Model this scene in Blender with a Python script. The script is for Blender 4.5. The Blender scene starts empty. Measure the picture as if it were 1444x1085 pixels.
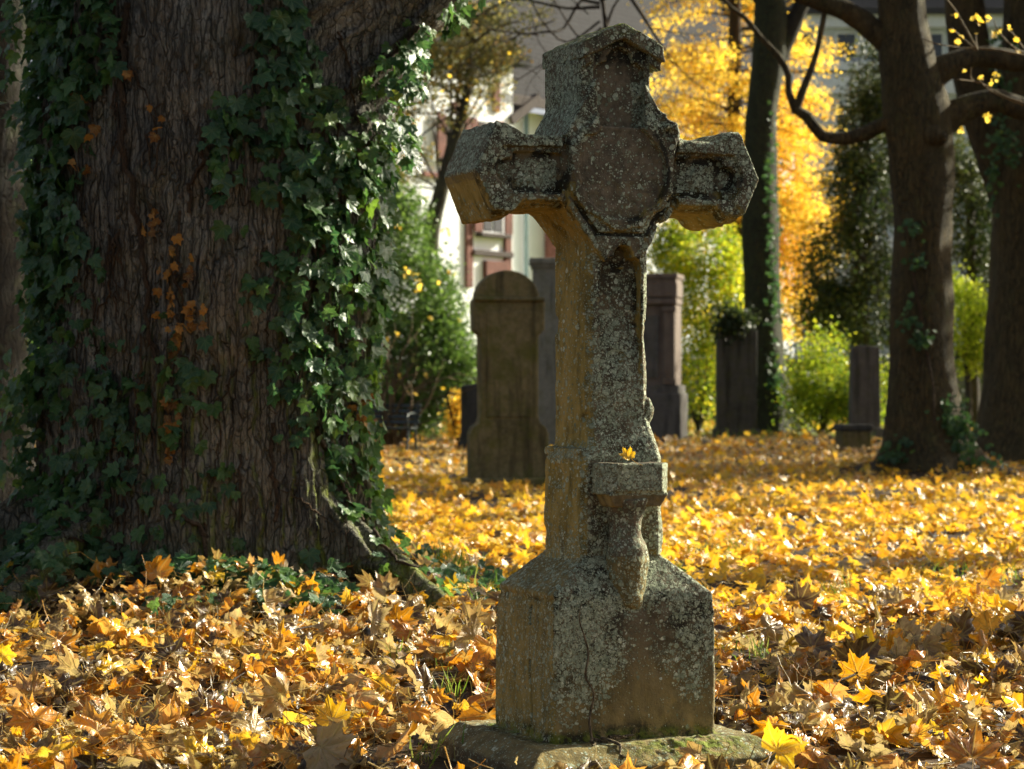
import bpy, math, random
import numpy as np
from mathutils import Vector, Matrix
random.seed(7)
rng = np.random.default_rng(11)
sc = bpy.context.scene
COL = sc.collection
R = math.radians
PI = math.pi

# ------------------------------------------------------------------ numpy helpers
def _hash(ix, iy, iz, seed):
    h = (ix.astype(np.uint32) * np.uint32(374761393) + iy.astype(np.uint32) * np.uint32(668265263)
         + iz.astype(np.uint32) * np.uint32(2147483647) + np.uint32(seed * 974634 + 77))
    h = (h ^ (h >> np.uint32(13))) * np.uint32(1274126177)
    h = (h ^ (h >> np.uint32(16))) * np.uint32(2246822519)
    h = h ^ (h >> np.uint32(15))
    return (h & np.uint32(0xFFFFFF)).astype(np.float32) / np.float32(0xFFFFFF) * 2 - 1

def vnoise(x, y, z, seed=0):
    """smooth value noise in [-1, 1]"""
    x = np.asarray(x, np.float32); y = np.asarray(y, np.float32) + 0 * x; z = np.asarray(z, np.float32) + 0 * x
    fx, fy, fz = np.floor(x), np.floor(y), np.floor(z)
    ix, iy, iz = fx.astype(np.int64), fy.astype(np.int64), fz.astype(np.int64)
    u, v, w = x - fx, y - fy, z - fz
    u = u * u * (3 - 2 * u); v = v * v * (3 - 2 * v); w = w * w * (3 - 2 * w)
    r = 0
    for a in (0, 1):
        for b in (0, 1):
            for c in (0, 1):
                wt = (u if a else 1 - u) * (v if b else 1 - v) * (w if c else 1 - w)
                r = r + wt * _hash(ix + a, iy + b, iz + c, seed)
    return r

def fbm(x, y, z, seed=0, octv=4, gain=.5):
    r, a, f = 0, 1.0, 1.0
    for i in range(octv):
        r = r + a * vnoise(x * f + 17 * i, y * f - 9 * i, z * f + 5 * i, seed + i)
        a *= gain; f *= 2.03
    return r

def smin(a, b, k):
    h = np.clip(.5 + .5 * (b - a) / k, 0, 1)
    return b + (a - b) * h - k * h * (1 - h)

def smax(a, b, k): return -smin(-a, -b, k)

def sd_box(x, y, z, c, h, r=0.0):
    qx = np.abs(x - c[0]) - (h[0] - r); qy = np.abs(y - c[1]) - (h[1] - r); qz = np.abs(z - c[2]) - (h[2] - r)
    o = np.sqrt(np.maximum(qx, 0) ** 2 + np.maximum(qy, 0) ** 2 + np.maximum(qz, 0) ** 2)
    return o + np.minimum(np.maximum(qx, np.maximum(qy, qz)), 0) - r

def sd_poly(x, y, pts):
    """signed distance to a 2D polygon"""
    d = np.full(x.shape, 1e9, np.float32); s = np.ones(x.shape, np.float32)
    n = len(pts)
    for i in range(n):
        ax, ay = pts[i]; bx, by = pts[i - 1]
        ex, ey = bx - ax, by - ay
        wx, wy = x - ax, y - ay
        t = np.clip((wx * ex + wy * ey) / (ex * ex + ey * ey), 0, 1)
        d = np.minimum(d, (wx - ex * t) ** 2 + (wy - ey * t) ** 2)
        c1 = y >= ay; c2 = y < by; c3 = ex * wy > ey * wx
        flip = (c1 & c2 & c3) | (~c1 & ~c2 & ~c3)
        s = np.where(flip, -s, s)
    return s * np.sqrt(d)

def sd_caps(x, y, z, a, b, ra, rb):
    a = np.array(a, float); b = np.array(b, float); ab = b - a
    t = np.clip(((x - a[0]) * ab[0] + (y - a[1]) * ab[1] + (z - a[2]) * ab[2]) / (ab @ ab), 0, 1)
    return np.sqrt((x - a[0] - ab[0] * t) ** 2 + (y - a[1] - ab[1] * t) ** 2 + (z - a[2] - ab[2] * t) ** 2) - (ra + (rb - ra) * t)

def grid_sdf(lo, hi, h, fn, fine, band=.03):
    """fn(x,y,z) coarse distance on the grid, fine(x,y,z) offset added near the surface"""
    ax = [np.arange(lo[i], hi[i] + h, h, dtype=np.float32) for i in range(3)]
    X, Y, Z = np.meshgrid(*ax, indexing='ij')
    F = fn(X, Y, Z).astype(np.float32)
    if fine is not None:
        m = np.abs(F) < band
        F[m] += fine(X[m], Y[m], Z[m]).astype(np.float32)
    F[0] = F[-1] = F[:, 0] = F[:, -1] = .01
    F[:, :, 0] = .01; F[:, :, -1] = .01
    return F, np.array(lo, np.float32), h

def surface_nets(F, lo, h):
    ins = F < 0
    n = np.array(F.shape) - 1
    cnt = np.zeros(n, np.int8)
    for a in (0, 1):
        for b in (0, 1):
            for c in (0, 1):
                cnt += ins[a:a + n[0], b:b + n[1], c:c + n[2]]
    act = (cnt > 0) & (cnt < 8)
    idx = np.full(n, -1, np.int64)
    I, J, K = np.nonzero(act)
    idx[I, J, K] = np.arange(len(I))
    P = np.zeros((len(I), 3), np.float32); W = np.zeros(len(I), np.float32)
    cor = [(a, b, c) for a in (0, 1) for b in (0, 1) for c in (0, 1)]
    for c0 in cor:
        for ax in range(3):
            if c0[ax]: continue
            c1 = list(c0); c1[ax] = 1
            f0 = F[I + c0[0], J + c0[1], K + c0[2]]; f1 = F[I + c1[0], J + c1[1], K + c1[2]]
            m = (f0 < 0) != (f1 < 0)
            t = np.where(m, f0 / np.where(m, f0 - f1, 1), 0)
            for d in range(3):
                v = c0[d] + (t if d == ax else 0)
                P[:, d] += np.where(m, v, 0)
            W += m
    P /= W[:, None]
    P += np.stack([I, J, K], 1)
    V = P * h + lo
    Q = []
    for ax in range(3):
        sl0 = [slice(1, -1)] * 3; sl0[ax] = slice(0, -1)
        sl1 = [slice(1, -1)] * 3; sl1[ax] = slice(1, None)
        a = ins[tuple(sl0)]; b = ins[tuple(sl1)]
        for sgn in (0, 1):
            m = (a & ~b) if sgn == 0 else (~a & b)
            p = np.stack(np.nonzero(m), 1) + 1
            p[:, ax] -= 1
            u, v = (ax + 1) % 3, (ax + 2) % 3
            q = []
            for du, dv in ((-1, -1), (0, -1), (0, 0), (-1, 0)):
                r = p.copy(); r[:, u] += du; r[:, v] += dv
                q.append(idx[r[:, 0], r[:, 1], r[:, 2]])
            q = np.stack(q, 1)
            if sgn: q = q[:, ::-1]
            Q.append(q)
    return V, np.concatenate(Q)

def vnormals(V, Q):
    N = np.zeros_like(V)
    fn = np.cross(V[Q[:, 2]] - V[Q[:, 0]], V[Q[:, 3 % Q.shape[1]]] - V[Q[:, 1]])
    for k in range(Q.shape[1]):
        np.add.at(N, Q[:, k], fn)
    return N / (np.linalg.norm(N, axis=1, keepdims=True) + 1e-9)

# ------------------------------------------------------------------ mesh builder
class MB:
    def __init__(s): s.V = []; s.F = []; s.n = 0; s.A = {}
    def add(s, V, F, **attr):
        V = np.asarray(V, np.float32); F = np.asarray(F, np.int64)
        s.V.append(V); s.F.append(F + s.n)
        for k in set(s.A) | set(attr):
            v = attr.get(k, 0.0)
            w = 3 if k in ('luv',) else 1
            if w == 3:
                arr = np.asarray(v, np.float32) if np.ndim(v) == 2 else np.zeros((len(V), 3), np.float32)
            else:
                arr = np.full(len(V), v, np.float32) if np.ndim(v) == 0 else np.asarray(v, np.float32)
            s.A.setdefault(k, [np.zeros((s.n, 3) if w == 3 else s.n, np.float32)]).append(arr)
        s.n += len(V)
        return s
    def build(s, name, mat=None, parent=None, smooth=True):
        V = np.concatenate(s.V)
        me = bpy.data.meshes.new(name)
        me.vertices.add(len(V)); me.vertices.foreach_set('co', V.ravel())
        tot = np.concatenate([np.full(len(f), f.shape[1], np.int32) for f in s.F])
        loops = np.concatenate([f.ravel() for f in s.F]).astype(np.int32)
        me.loops.add(len(loops)); me.loops.foreach_set('vertex_index', loops)
        st = np.concatenate([[0], np.cumsum(tot)[:-1]]).astype(np.int32)
        me.polygons.add(len(tot)); me.polygons.foreach_set('loop_start', st)
        me.polygons.foreach_set('loop_total', tot)
        me.polygons.foreach_set('use_smooth', np.full(len(tot), smooth, bool))
        me.update(calc_edges=True)
        for k, L in s.A.items():
            a = np.concatenate(L)
            if k == 'luv':
                at = me.attributes.new(k, 'FLOAT_VECTOR', 'POINT'); at.data.foreach_set('vector', a.ravel())
            else:
                at = me.attributes.new(k, 'FLOAT', 'POINT'); at.data.foreach_set('value', a)
        if mat: me.materials.append(mat)
        o = bpy.data.objects.new(name, me); COL.objects.link(o)
        if parent: o.parent = parent
        return o

def tag(o, label=None, cat=None, group=None, kind=None):
    if label: o['label'] = label
    if cat: o['category'] = cat
    if group: o['group'] = group
    if kind: o['kind'] = kind
    return o

def empty(name, loc=(0, 0, 0), rz=0, **k):
    o = bpy.data.objects.new(name, None); COL.objects.link(o)
    o.location = loc; o.rotation_euler = (0, 0, rz); o.empty_display_size = .2
    return tag(o, **k)

BOXF = np.array([(0, 3, 2, 1), (4, 5, 6, 7), (0, 1, 5, 4), (1, 2, 6, 5), (2, 3, 7, 6), (3, 0, 4, 7)])
def box_vf(c, h, rot=None):
    V = np.array([(-1, -1, -1), (1, -1, -1), (1, 1, -1), (-1, 1, -1), (-1, -1, 1), (1, -1, 1), (1, 1, 1), (-1, 1, 1)], float) * np.array(h)
    if rot is not None: V = V @ np.array(rot).T
    return V + np.array(c), BOXF

def bevel(o, w=.01, seg=2, ang=35):
    m = o.modifiers.new('bevel', 'BEVEL'); m.width = w; m.segments = seg; m.limit_method = 'ANGLE'; m.angle_limit = R(ang)
    m.harden_normals = False
    return o

def extrude_vf(pts, y0, y1):
    """outline in x,z extruded along y; returns separate ngon fronts as triangle fans is avoided: uses real ngons through bmesh"""
    import bmesh
    bm = bmesh.new()
    a = [bm.verts.new((p[0], y0, p[1])) for p in pts]; b = [bm.verts.new((p[0], y1, p[1])) for p in pts]
    bm.faces.new(a); bm.faces.new(b[::-1])
    n = len(pts)
    for i in range(n): bm.faces.new((a[i], b[i], b[(i + 1) % n], a[(i + 1) % n])[::1])
    bmesh.ops.recalc_face_normals(bm, faces=bm.faces)
    return bm
def bm_obj(name, bm, mat, parent=None, bev=0):
    me = bpy.data.meshes.new(name); bm.to_mesh(me); bm.free(); me.materials.append(mat)
    o = bpy.data.objects.new(name, me); COL.objects.link(o)
    if parent: o.parent = parent
    if bev: bevel(o, bev)
    return o

def frame_path(P):
    P = np.asarray(P, float); T = np.gradient(P, axis=0); T /= np.linalg.norm(T, axis=1, keepdims=True) + 1e-9
    up = np.array([0, 0, 1.]) if abs(T[0, 2]) < .9 else np.array([1., 0, 0])
    A = np.zeros_like(P); B = np.zeros_like(P); a = np.cross(up, T[0]); a /= np.linalg.norm(a)
    for i in range(len(P)):
        a = a - T[i] * (a @ T[i]); a /= np.linalg.norm(a) + 1e-9
        A[i] = a; B[i] = np.cross(T[i], a)
    return T, A, B

def resample(P, Rr, step):
    P = np.asarray(P, float); Rr = np.asarray(Rr, float)
    # catmull-rom
    out = []; rad = []
    n = len(P)
    for i in range(n - 1):
        p0 = P[max(i - 1, 0)]; p1 = P[i]; p2 = P[i + 1]; p3 = P[min(i + 2, n - 1)]
        k = max(1, int(np.linalg.norm(p2 - p1) / step))
        for j in range(k):
            t = j / k
            out.append(.5 * ((2 * p1) + (-p0 + p2) * t + (2 * p0 - 5 * p1 + 4 * p2 - p3) * t * t + (-p0 + 3 * p1 - 3 * p2 + p3) * t ** 3))
            rad.append(Rr[i] + (Rr[i + 1] - Rr[i]) * t)
    out.append(P[-1]); rad.append(Rr[-1])
    return np.array(out), np.array(rad)

def tube(P, Rr, seg=6, step=None, rough=0.0, rscale=8, seed=0, cap=True):
    if step: P, Rr = resample(P, Rr, step)
    P = np.asarray(P, float); Rr = np.asarray(Rr, float)
    if np.ndim(Rr) == 0: Rr = np.full(len(P), float(Rr))
    T, A, B = frame_path(P)
    th = np.arange(seg) * 2 * PI / seg
    D = A[:, None] * np.cos(th)[None, :, None] + B[:, None] * np.sin(th)[None, :, None]
    rr = Rr[:, None] * np.ones((1, seg))
    V = P[:, None] + D * rr[..., None]
    if rough:
        q = V * rscale
        V = V + D * (rough * fbm(q[..., 0], q[..., 1], q[..., 2] * .35, seed, 3))[..., None]
    n = len(P)
    i = np.arange(n - 1)[:, None] * seg; j = np.arange(seg)[None]; j2 = (j + 1) % seg
    F = np.stack([i + j, i + j2, i + seg + j2, i + seg + j], -1).reshape(-1, 4)
    V = V.reshape(-1, 3)
    return V, F

def frames(Nn, spin):
    """rotation matrices (n,3,3) whose columns are x,y,z with z=normal, spun by spin"""
    Nn = Nn / (np.linalg.norm(Nn, axis=1, keepdims=True) + 1e-9)
    up = np.where(np.abs(Nn[:, 2:3]) < .95, np.array([[0, 0, 1.]]), np.array([[0, 1., 0]]))
    yv = up - Nn * (up * Nn).sum(1, keepdims=True); yv /= np.linalg.norm(yv, axis=1, keepdims=True)
    xv = np.cross(yv, Nn)
    c, s = np.cos(spin)[:, None], np.sin(spin)[:, None]
    x2 = xv * c + yv * s; y2 = -xv * s + yv * c
    return np.stack([x2, y2, Nn], 2)

def instance(mb, templates, P, M, S, **attr):
    """scatter templates: P (n,3), M (n,3,3), S (n,), attrs (n,)"""
    n = len(P); pick = rng.integers(0, len(templates), n)
    for k, (tV, tF, tL) in enumerate(templates):
        m = np.nonzero(pick == k)[0]
        if not len(m): continue
        V = np.einsum('nij,vj->nvi', M[m], tV) * S[m][:, None, None] + P[m][:, None]
        nv = len(tV)
        F = (tF[None] + (np.arange(len(m)) * nv)[:, None, None]).reshape(-1, tF.shape[1])
        at = {q: np.repeat(np.asarray(a)[m], nv) for q, a in attr.items()}
        if tL is not None: at['luv'] = np.tile(tL, (len(m), 1))
        mb.add(V.reshape(-1, 3), F, **at)

# ------------------------------------------------------------------ leaf templates
MAPLE = [(0, 1.0), (5, .80), (9, .83), (13, .66), (18, .60), (24, .56), (30, .68), (34, .70), (39, .92), (44, .78), (49, .80), (54, .64),
         (63, .54), (70, .60), (78, .74), (86, .62), (92, .62), (102, .48), (118, .46), (132, .44), (150, .20), (178, .06)]
MAPLE2 = [(0, 1.0), (12, .74), (24, .52), (39, .92), (50, .76), (63, .50), (78, .74), (95, .52), (125, .42), (175, .08)]
MAPLE3 = [(0, 1.0), (22, .48), (40, .93), (62, .45), (80, .7), (130, .35)]
IVY = [(0, 1.05), (12, .74), (24, .62), (33, .64), (46, .84), (56, .68), (66, .56), (80, .60), (95, .66), (112, .52), (140, .40), (165, .24), (179, .10)]
def outline(tab):
    a = [(-t, r) for t, r in reversed(tab) if t > 0] + list(tab)
    return np.array([(R(t), r) for t, r in a])
def leaf_template(tab, rings, curl, fold=.15, wave=.05, seed=0, axis=None, petiole=False):
    o = outline(tab); n = len(o)
    V = [(0, 0, 0)]
    for k in range(1, rings + 1):
        f = k / rings
        for t, r in o: V.append((math.sin(t) * r * f, math.cos(t) * r * f, 0))
    V = np.array(V, float)
    F = []
    for i in range(n - 1): F.append((0, 1 + i + 1, 1 + i, 0))
    F3 = np.array([f[:3] for f in F]); Q = []
    for k in range(1, rings):
        a = 1 + (k - 1) * n; b = 1 + k * n
        for i in range(n - 1): Q += [(a + i, a + i + 1, b + i + 1), (a + i, b + i + 1, b + i)]
    F3 = np.concatenate([F3, np.array(Q).reshape(-1, 3)]) if Q else F3
    L = V.copy()
    rr = random.Random(seed)
    ax = rr.uniform(0, 2 * PI) if axis is None else axis
    z = fold * np.abs(V[:, 0]) - wave * 2 * (V[:, 0] ** 2)
    ph = rr.uniform(0, 9)
    z = z + wave * np.sin(V[:, 0] * 5 + ph) * np.cos(V[:, 1] * 4.3 + ph * 2) + wave * .7 * np.sin(V[:, 0] * 9 - V[:, 1] * 11 + ph)
    V[:, 2] = z
    if curl:
        ca, sa = math.cos(ax), math.sin(ax)
        t = V[:, 0] * ca + V[:, 1] * sa; u = -V[:, 0] * sa + V[:, 1] * ca
        rad = 1 / curl
        tt = (rad - V[:, 2]) * np.sin(t / rad); zz = rad - (rad - V[:, 2]) * np.cos(t / rad)
        V = np.stack([tt * ca - u * sa, tt * sa + u * ca, zz], 1)
    if petiole:
        b = len(V); g = rr.uniform(-.4, .4)
        pts = [(0, 0, 0), (g * .3, -.35, .05), (g, -.8, rr.uniform(-.05, .3)), (g * 1.6, -1.15, rr.uniform(0, .4))]
        tv, tf = tube(pts, [.018, .014, .012, .016], 3)
        V = np.concatenate([V, tv]); L = np.concatenate([L, np.tile([[.0, .3, 0]], (len(tv), 1))])
        F3 = np.concatenate([F3, np.concatenate([tf[:, [0, 1, 2]], tf[:, [0, 2, 3]]]) + b])
    return V.astype(np.float32), F3, L.astype(np.float32)

# ------------------------------------------------------------------ materials
MATS = {}
class NT:
    def __init__(s, name):
        s.m = bpy.data.materials.new(name); s.m.use_nodes = True; s.t = s.m.node_tree; s.t.nodes.clear()
        s.out = s.t.nodes.new('ShaderNodeOutputMaterial')
    def n(s, kind, **kw):
        nd = s.t.nodes.new('ShaderNode' + kind)
        for k, v in kw.items():
            if hasattr(nd, k) and k not in ('inputs',): setattr(nd, k, v)
        return nd
    def link(s, a, b): s.t.links.new(a, b)
    def val(s, sock, v):
        if hasattr(v, 'is_output') or isinstance(v, bpy.types.NodeSocket): s.link(v, sock)
        else:
            if sock.type == 'RGBA' and len(v) == 3: v = (*v, 1)
            sock.default_value = v
    def noise(s, scale, detail=4, rough=.55, vec=None, dist=0):
        nd = s.n('TexNoise'); nd.inputs['Scale'].default_value = scale; nd.inputs['Detail'].default_value = detail
        nd.inputs['Roughness'].default_value = rough; nd.inputs['Distortion'].default_value = dist
        if vec is not None: s.link(vec, nd.inputs['Vector'])
        return nd.outputs['Fac']
    def vor(s, scale, vec=None, feature='F1', out='Distance', rnd=1):
        nd = s.n('TexVoronoi', feature=feature); nd.inputs['Scale'].default_value = scale
        nd.inputs['Randomness'].default_value = rnd
        if vec is not None: s.link(vec, nd.inputs['Vector'])
        return nd.outputs[out]
    def math(s, op, a, b=0.0, c=0.0, clamp=False):
        nd = s.n('Math', operation=op, use_clamp=clamp); s.val(nd.inputs[0], a); s.val(nd.inputs[1], b); s.val(nd.inputs[2], c)
        return nd.outputs[0]
    def mapr(s, v, a, b, c=0.0, d=1.0, smooth=False):
        nd = s.n('MapRange'); nd.interpolation_type = 'SMOOTHSTEP' if smooth else 'LINEAR'
        s.val(nd.inputs['Value'], v)
        for k, x in zip(('From Min', 'From Max', 'To Min', 'To Max'), (a, b, c, d)): s.val(nd.inputs[k], x)
        return nd.outputs['Result']
    def mix(s, f, a, b, mode='MIX'):
        nd = s.n('Mix', data_type='RGBA', blend_type=mode); s.val(nd.inputs[0], f); s.val(nd.inputs[6], a); s.val(nd.inputs[7], b)
        return nd.outputs[2]
    def ramp(s, f, stops, interp='LINEAR'):
        nd = s.n('ValToRGB'); e = nd.color_ramp; e.interpolation = interp
        while len(e.elements) < len(stops): e.elements.new(.5)
        for el, (p, c) in zip(e.elements, stops): el.position = p; el.color = (*c, 1)
        s.link(f, nd.inputs[0]); return nd.outputs['Color']
    def attr(s, name, out='Fac'):
        nd = s.n('Attribute', attribute_name=name); return nd.outputs[out]
    def obj(s): return s.n('TexCoord').outputs['Object']
    def scale(s, vec, sc3):
        nd = s.n('Mapping'); nd.inputs['Scale'].default_value = sc3; s.link(vec, nd.inputs['Vector']); return nd.outputs[0]
    def bump(s, h, strength=.5, dist=.01, nrm=None):
        nd = s.n('Bump'); nd.inputs['Strength'].default_value = strength; nd.inputs['Distance'].default_value = dist
        s.link(h, nd.inputs['Height'])
        if nrm is not None: s.link(nrm, nd.inputs['Normal'])
        return nd.outputs[0]
    def bsdf(s, col, rough=.8, nrm=None, spec=.3, **kw):
        nd = s.n('BsdfPrincipled'); s.val(nd.inputs['Base Color'], col); s.val(nd.inputs['Roughness'], rough)
        nd.inputs['Specular IOR Level'].default_value = spec
        if nrm is not None: s.link(nrm, nd.inputs['Normal'])
        for k, v in kw.items(): s.val(nd.inputs[k], v)
        return nd.outputs[0]
    def done(s, sh, disp=None):
        s.link(sh, s.out.inputs['Surface']); return s.m

def leaf_mat(name, stops, trans=.4, rough=.45, spec=.5, veins=False, boost=1.25, nscale=30, vein_col=None, blotch=.25):
    t = NT(name); tone = t.attr('tone'); o = t.obj()
    nz = t.noise(nscale, 3, .6, o)
    f = t.math('ADD', tone, t.math('MULTIPLY', t.math('SUBTRACT', nz, .5), blotch), clamp=True)
    col = t.ramp(f, stops)
    h = t.noise(nscale * 3, 3, .6, o)
    if name == 'litter':
        bf = t.n('NewGeometry').outputs['Backfacing']
        col = t.mix(t.math('MULTIPLY', bf, t.mapr(tone, .3, .7, .6, .12)), col, (.64, .48, .25))
        sp_ = t.noise(55, 3, .7, o); col = t.mix(t.mapr(sp_, .58, .70, 0, .6), col, (.10, .05, .02))
    nrm = None
    if veins:
        l = t.attr('luv', 'Vector'); sp = t.n('SeparateXYZ'); t.link(l, sp.inputs[0])
        a = t.math('ARCTAN2', sp.outputs[0], sp.outputs[1])
        w = R(39)
        a2 = t.math('ADD', a, w * 10.5)
        a3 = t.math('SUBTRACT', t.math('FLOORED_MODULO', a2, w), w / 2)
        ln = t.n('VectorMath', operation='LENGTH'); t.link(l, ln.inputs[0]); r = ln.outputs['Value']
        d = t.math('MULTIPLY', t.math('ABSOLUTE', a3), r)
        main = t.mapr(d, .012, .035, 1, 0)
        # side veins: stripes slanted off the main vein
        st = t.math('SUBTRACT', t.math('MULTIPLY', r, 7.5), t.math('MULTIPLY', t.math('ABSOLUTE', a3), 4.0))
        sv = t.mapr(t.math('ABSOLUTE', t.math('SUBTRACT', t.math('FRACT', st), .5)), .0, .1, .45, 0)
        v = t.math('MAXIMUM', main, sv)
        vc = vein_col or (.45, .36, .12)
        col = t.mix(t.math('MULTIPLY', v, .45), col, vc)
        nrm = t.bump(t.math('SUBTRACT', t.math('MULTIPLY', h, .5), v), .5, .004)
    else:
        nrm = t.bump(h, .4, .004)
    b = t.bsdf(col, rough, nrm, spec)
    if trans:
        tr = t.n('BsdfTranslucent')
        t.link(t.mix(1.0, col, (boost, boost, boost * .8), 'MULTIPLY'), tr.inputs[0])
        if nrm is not None: t.link(nrm, tr.inputs['Normal'])
        mx = t.n('MixShader'); mx.inputs[0].default_value = trans; t.link(b, mx.inputs[1]); t.link(tr.outputs[0], mx.inputs[2])
        return t.done(mx.outputs[0])
    return t.done(b)

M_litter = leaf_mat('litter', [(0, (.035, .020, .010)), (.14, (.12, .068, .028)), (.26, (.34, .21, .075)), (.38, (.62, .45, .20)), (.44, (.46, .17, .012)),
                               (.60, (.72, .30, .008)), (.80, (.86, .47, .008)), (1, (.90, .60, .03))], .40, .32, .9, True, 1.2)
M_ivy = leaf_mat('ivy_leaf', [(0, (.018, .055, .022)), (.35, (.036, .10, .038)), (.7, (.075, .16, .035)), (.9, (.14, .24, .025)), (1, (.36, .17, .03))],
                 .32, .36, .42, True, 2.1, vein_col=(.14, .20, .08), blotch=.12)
M_ivyold = leaf_mat('ivy_dead_leaf', [(0, (.12, .05, .018)), (.5, (.30, .13, .03)), (1, (.55, .26, .05))], .3, .5, .3, True)
M_gold = leaf_mat('golden_leaf', [(0, (.46, .28, .04)), (.4, (.86, .56, .05)), (1, (.93, .74, .16))], .55, .5, .3, False, 1.3, 8)
M_lime = leaf_mat('lime_leaf', [(0, (.10, .17, .02)), (.5, (.38, .46, .03)), (1, (.75, .62, .05))], .55, .45, .4, False, 1.5, 8)
M_bright = leaf_mat('yellow_green_leaf', [(0, (.12, .20, .02)), (.5, (.36, .45, .03)), (1, (.62, .66, .07))], .55, .45, .4, False, 1.6, 8)
M_olive = leaf_mat('olive_leaf', [(0, (.07, .08, .035)), (.5, (.20, .20, .08)), (.85, (.36, .30, .09)), (1, (.55, .32, .05))], .45, .5, .4, False, 1.2, 8)
M_ever = leaf_mat('evergreen_leaf', [(0, (.020, .032, .014)), (.6, (.05, .075, .022)), (1, (.14, .15, .04))], .3, .45, .4, False, 1.2, 8)
M_yew = leaf_mat('yew_leaf', [(0, (.045, .09, .02)), (.5, (.13, .23, .045)), (1, (.30, .42, .10))], .4, .38, .6, False, 1.5, 8)
M_grass = leaf_mat('grass_blade', [(0, (.06, .12, .02)), (.7, (.16, .26, .03)), (1, (.42, .38, .12))], .45, .5, .3, False, 1.4, 20)

def bark_mat(name, dark, light, moss=(.10, .12, .015), scale=1.0, mossy=0.35, zs=.14, crack=.75, warp=.07, cell=30):
    t = NT(name); o = t.obj()
    wn = t.n('TexNoise'); wn.inputs['Scale'].default_value = 7 * scale; wn.inputs['Detail'].default_value = 3; t.link(o, wn.inputs['Vector'])
    ws = t.n('VectorMath', operation='SCALE'); ws.inputs['Scale'].default_value = warp / scale; t.link(wn.outputs['Color'], ws.inputs[0])
    wa = t.n('VectorMath', operation='ADD'); t.link(o, wa.inputs[0]); t.link(ws.outputs[0], wa.inputs[1])
    v = t.scale(wa.outputs[0], (1, 1, zs * .8))
    n1 = t.noise(30 * scale, 6, .68, v, .3); n2 = t.noise(3.1 * scale, 4, .6, o); n3 = t.noise(140 * scale, 4, .7, t.scale(o, (1, 1, .5)))
    vo = t.vor(cell * scale, v, 'DISTANCE_TO_EDGE'); vo2 = t.vor(72 * scale, t.scale(wa.outputs[0], (1, 1, .17)), 'DISTANCE_TO_EDGE')
    col = t.ramp(t.math('ADD', n1, t.math('MULTIPLY', t.math('SUBTRACT', n3, .5), .5)), [(.28, dark), (.5, tuple(a * .45 + b * .55 for a, b in zip(dark, light))), (.70, light)])
    fr = t.attr('ridge')
    col = t.mix(t.mapr(fr, -.9, .4, 0, .6), col, tuple(a * .6 for a in dark))
    ck = t.mapr(vo, .0, .075, 1, 0); ck2 = t.mapr(vo2, 0, .07, .6, 0); cm = t.math('MAXIMUM', ck, ck2)
    col = t.mix(t.math('MULTIPLY', cm, crack), col, tuple(a * .35 for a in dark))
    col = t.mix(t.mapr(n2, .5, .75, 0, .4), col, tuple(a * b for a, b in zip(light, (1.0, .85, .6))))
    ma = t.math('MULTIPLY', t.attr('moss'), t.mapr(t.noise(14, 4, .7, o), .36, .6, 0, 1), clamp=True)
    base = t.math('MULTIPLY', t.mapr(t.noise(5, 4, .7, o), .52, .72, 0, 1), mossy)
    mm = t.math('MAXIMUM', ma, base)
    mc = t.mix(t.noise(60, 2, .5, o), moss, tuple(min(1, a * 2.6) for a in moss))
    col = t.mix(mm, col, mc)
    lic = t.mapr(t.vor(70, o), .0, .33, 1, 0); lic = t.math('MULTIPLY', t.math('GREATER_THAN', lic, .35), t.mapr(t.noise(2.3, 3, .6, o), .50, .60, 0, .8))
    col = t.mix(t.math('MULTIPLY', lic, t.attr('lichen')), col, (.30, .30, .20))
    h = t.math('SUBTRACT', n1, t.math('MULTIPLY', cm, 1.1))
    h = t.math('ADD', h, t.math('MULTIPLY', n3, .45))
    return t.done(t.bsdf(col, .85, t.bump(h, 1.0, .02), .3))
M_bark = bark_mat('furrowed_bark', (.055, .050, .040), (.40, .37, .29), mossy=.14, zs=.085, warp=.045, cell=25, crack=.85)
M_bark2 = bark_mat('brown_bark', (.045, .034, .016), (.20, .15, .065), (.07, .075, .02), .7, .4)
M_barkd = bark_mat('dark_bark', (.020, .018, .012), (.075, .065, .042), (.05, .07, .02), .6, .4)
M_barkg = bark_mat('grey_bark', (.07, .065, .045), (.20, .18, .13), (.12, .13, .04), .8, .3)
M_twig = bark_mat('twig_bark', (.05, .04, .03), (.16, .12, .08), mossy=0, scale=2)
M_tan = bark_mat('tan_stem', (.22, .16, .09), (.42, .33, .19), mossy=0, scale=2)
M_vine = bark_mat('vine_bark', (.07, .045, .026), (.24, .16, .09), mossy=.05, scale=3)

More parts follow.
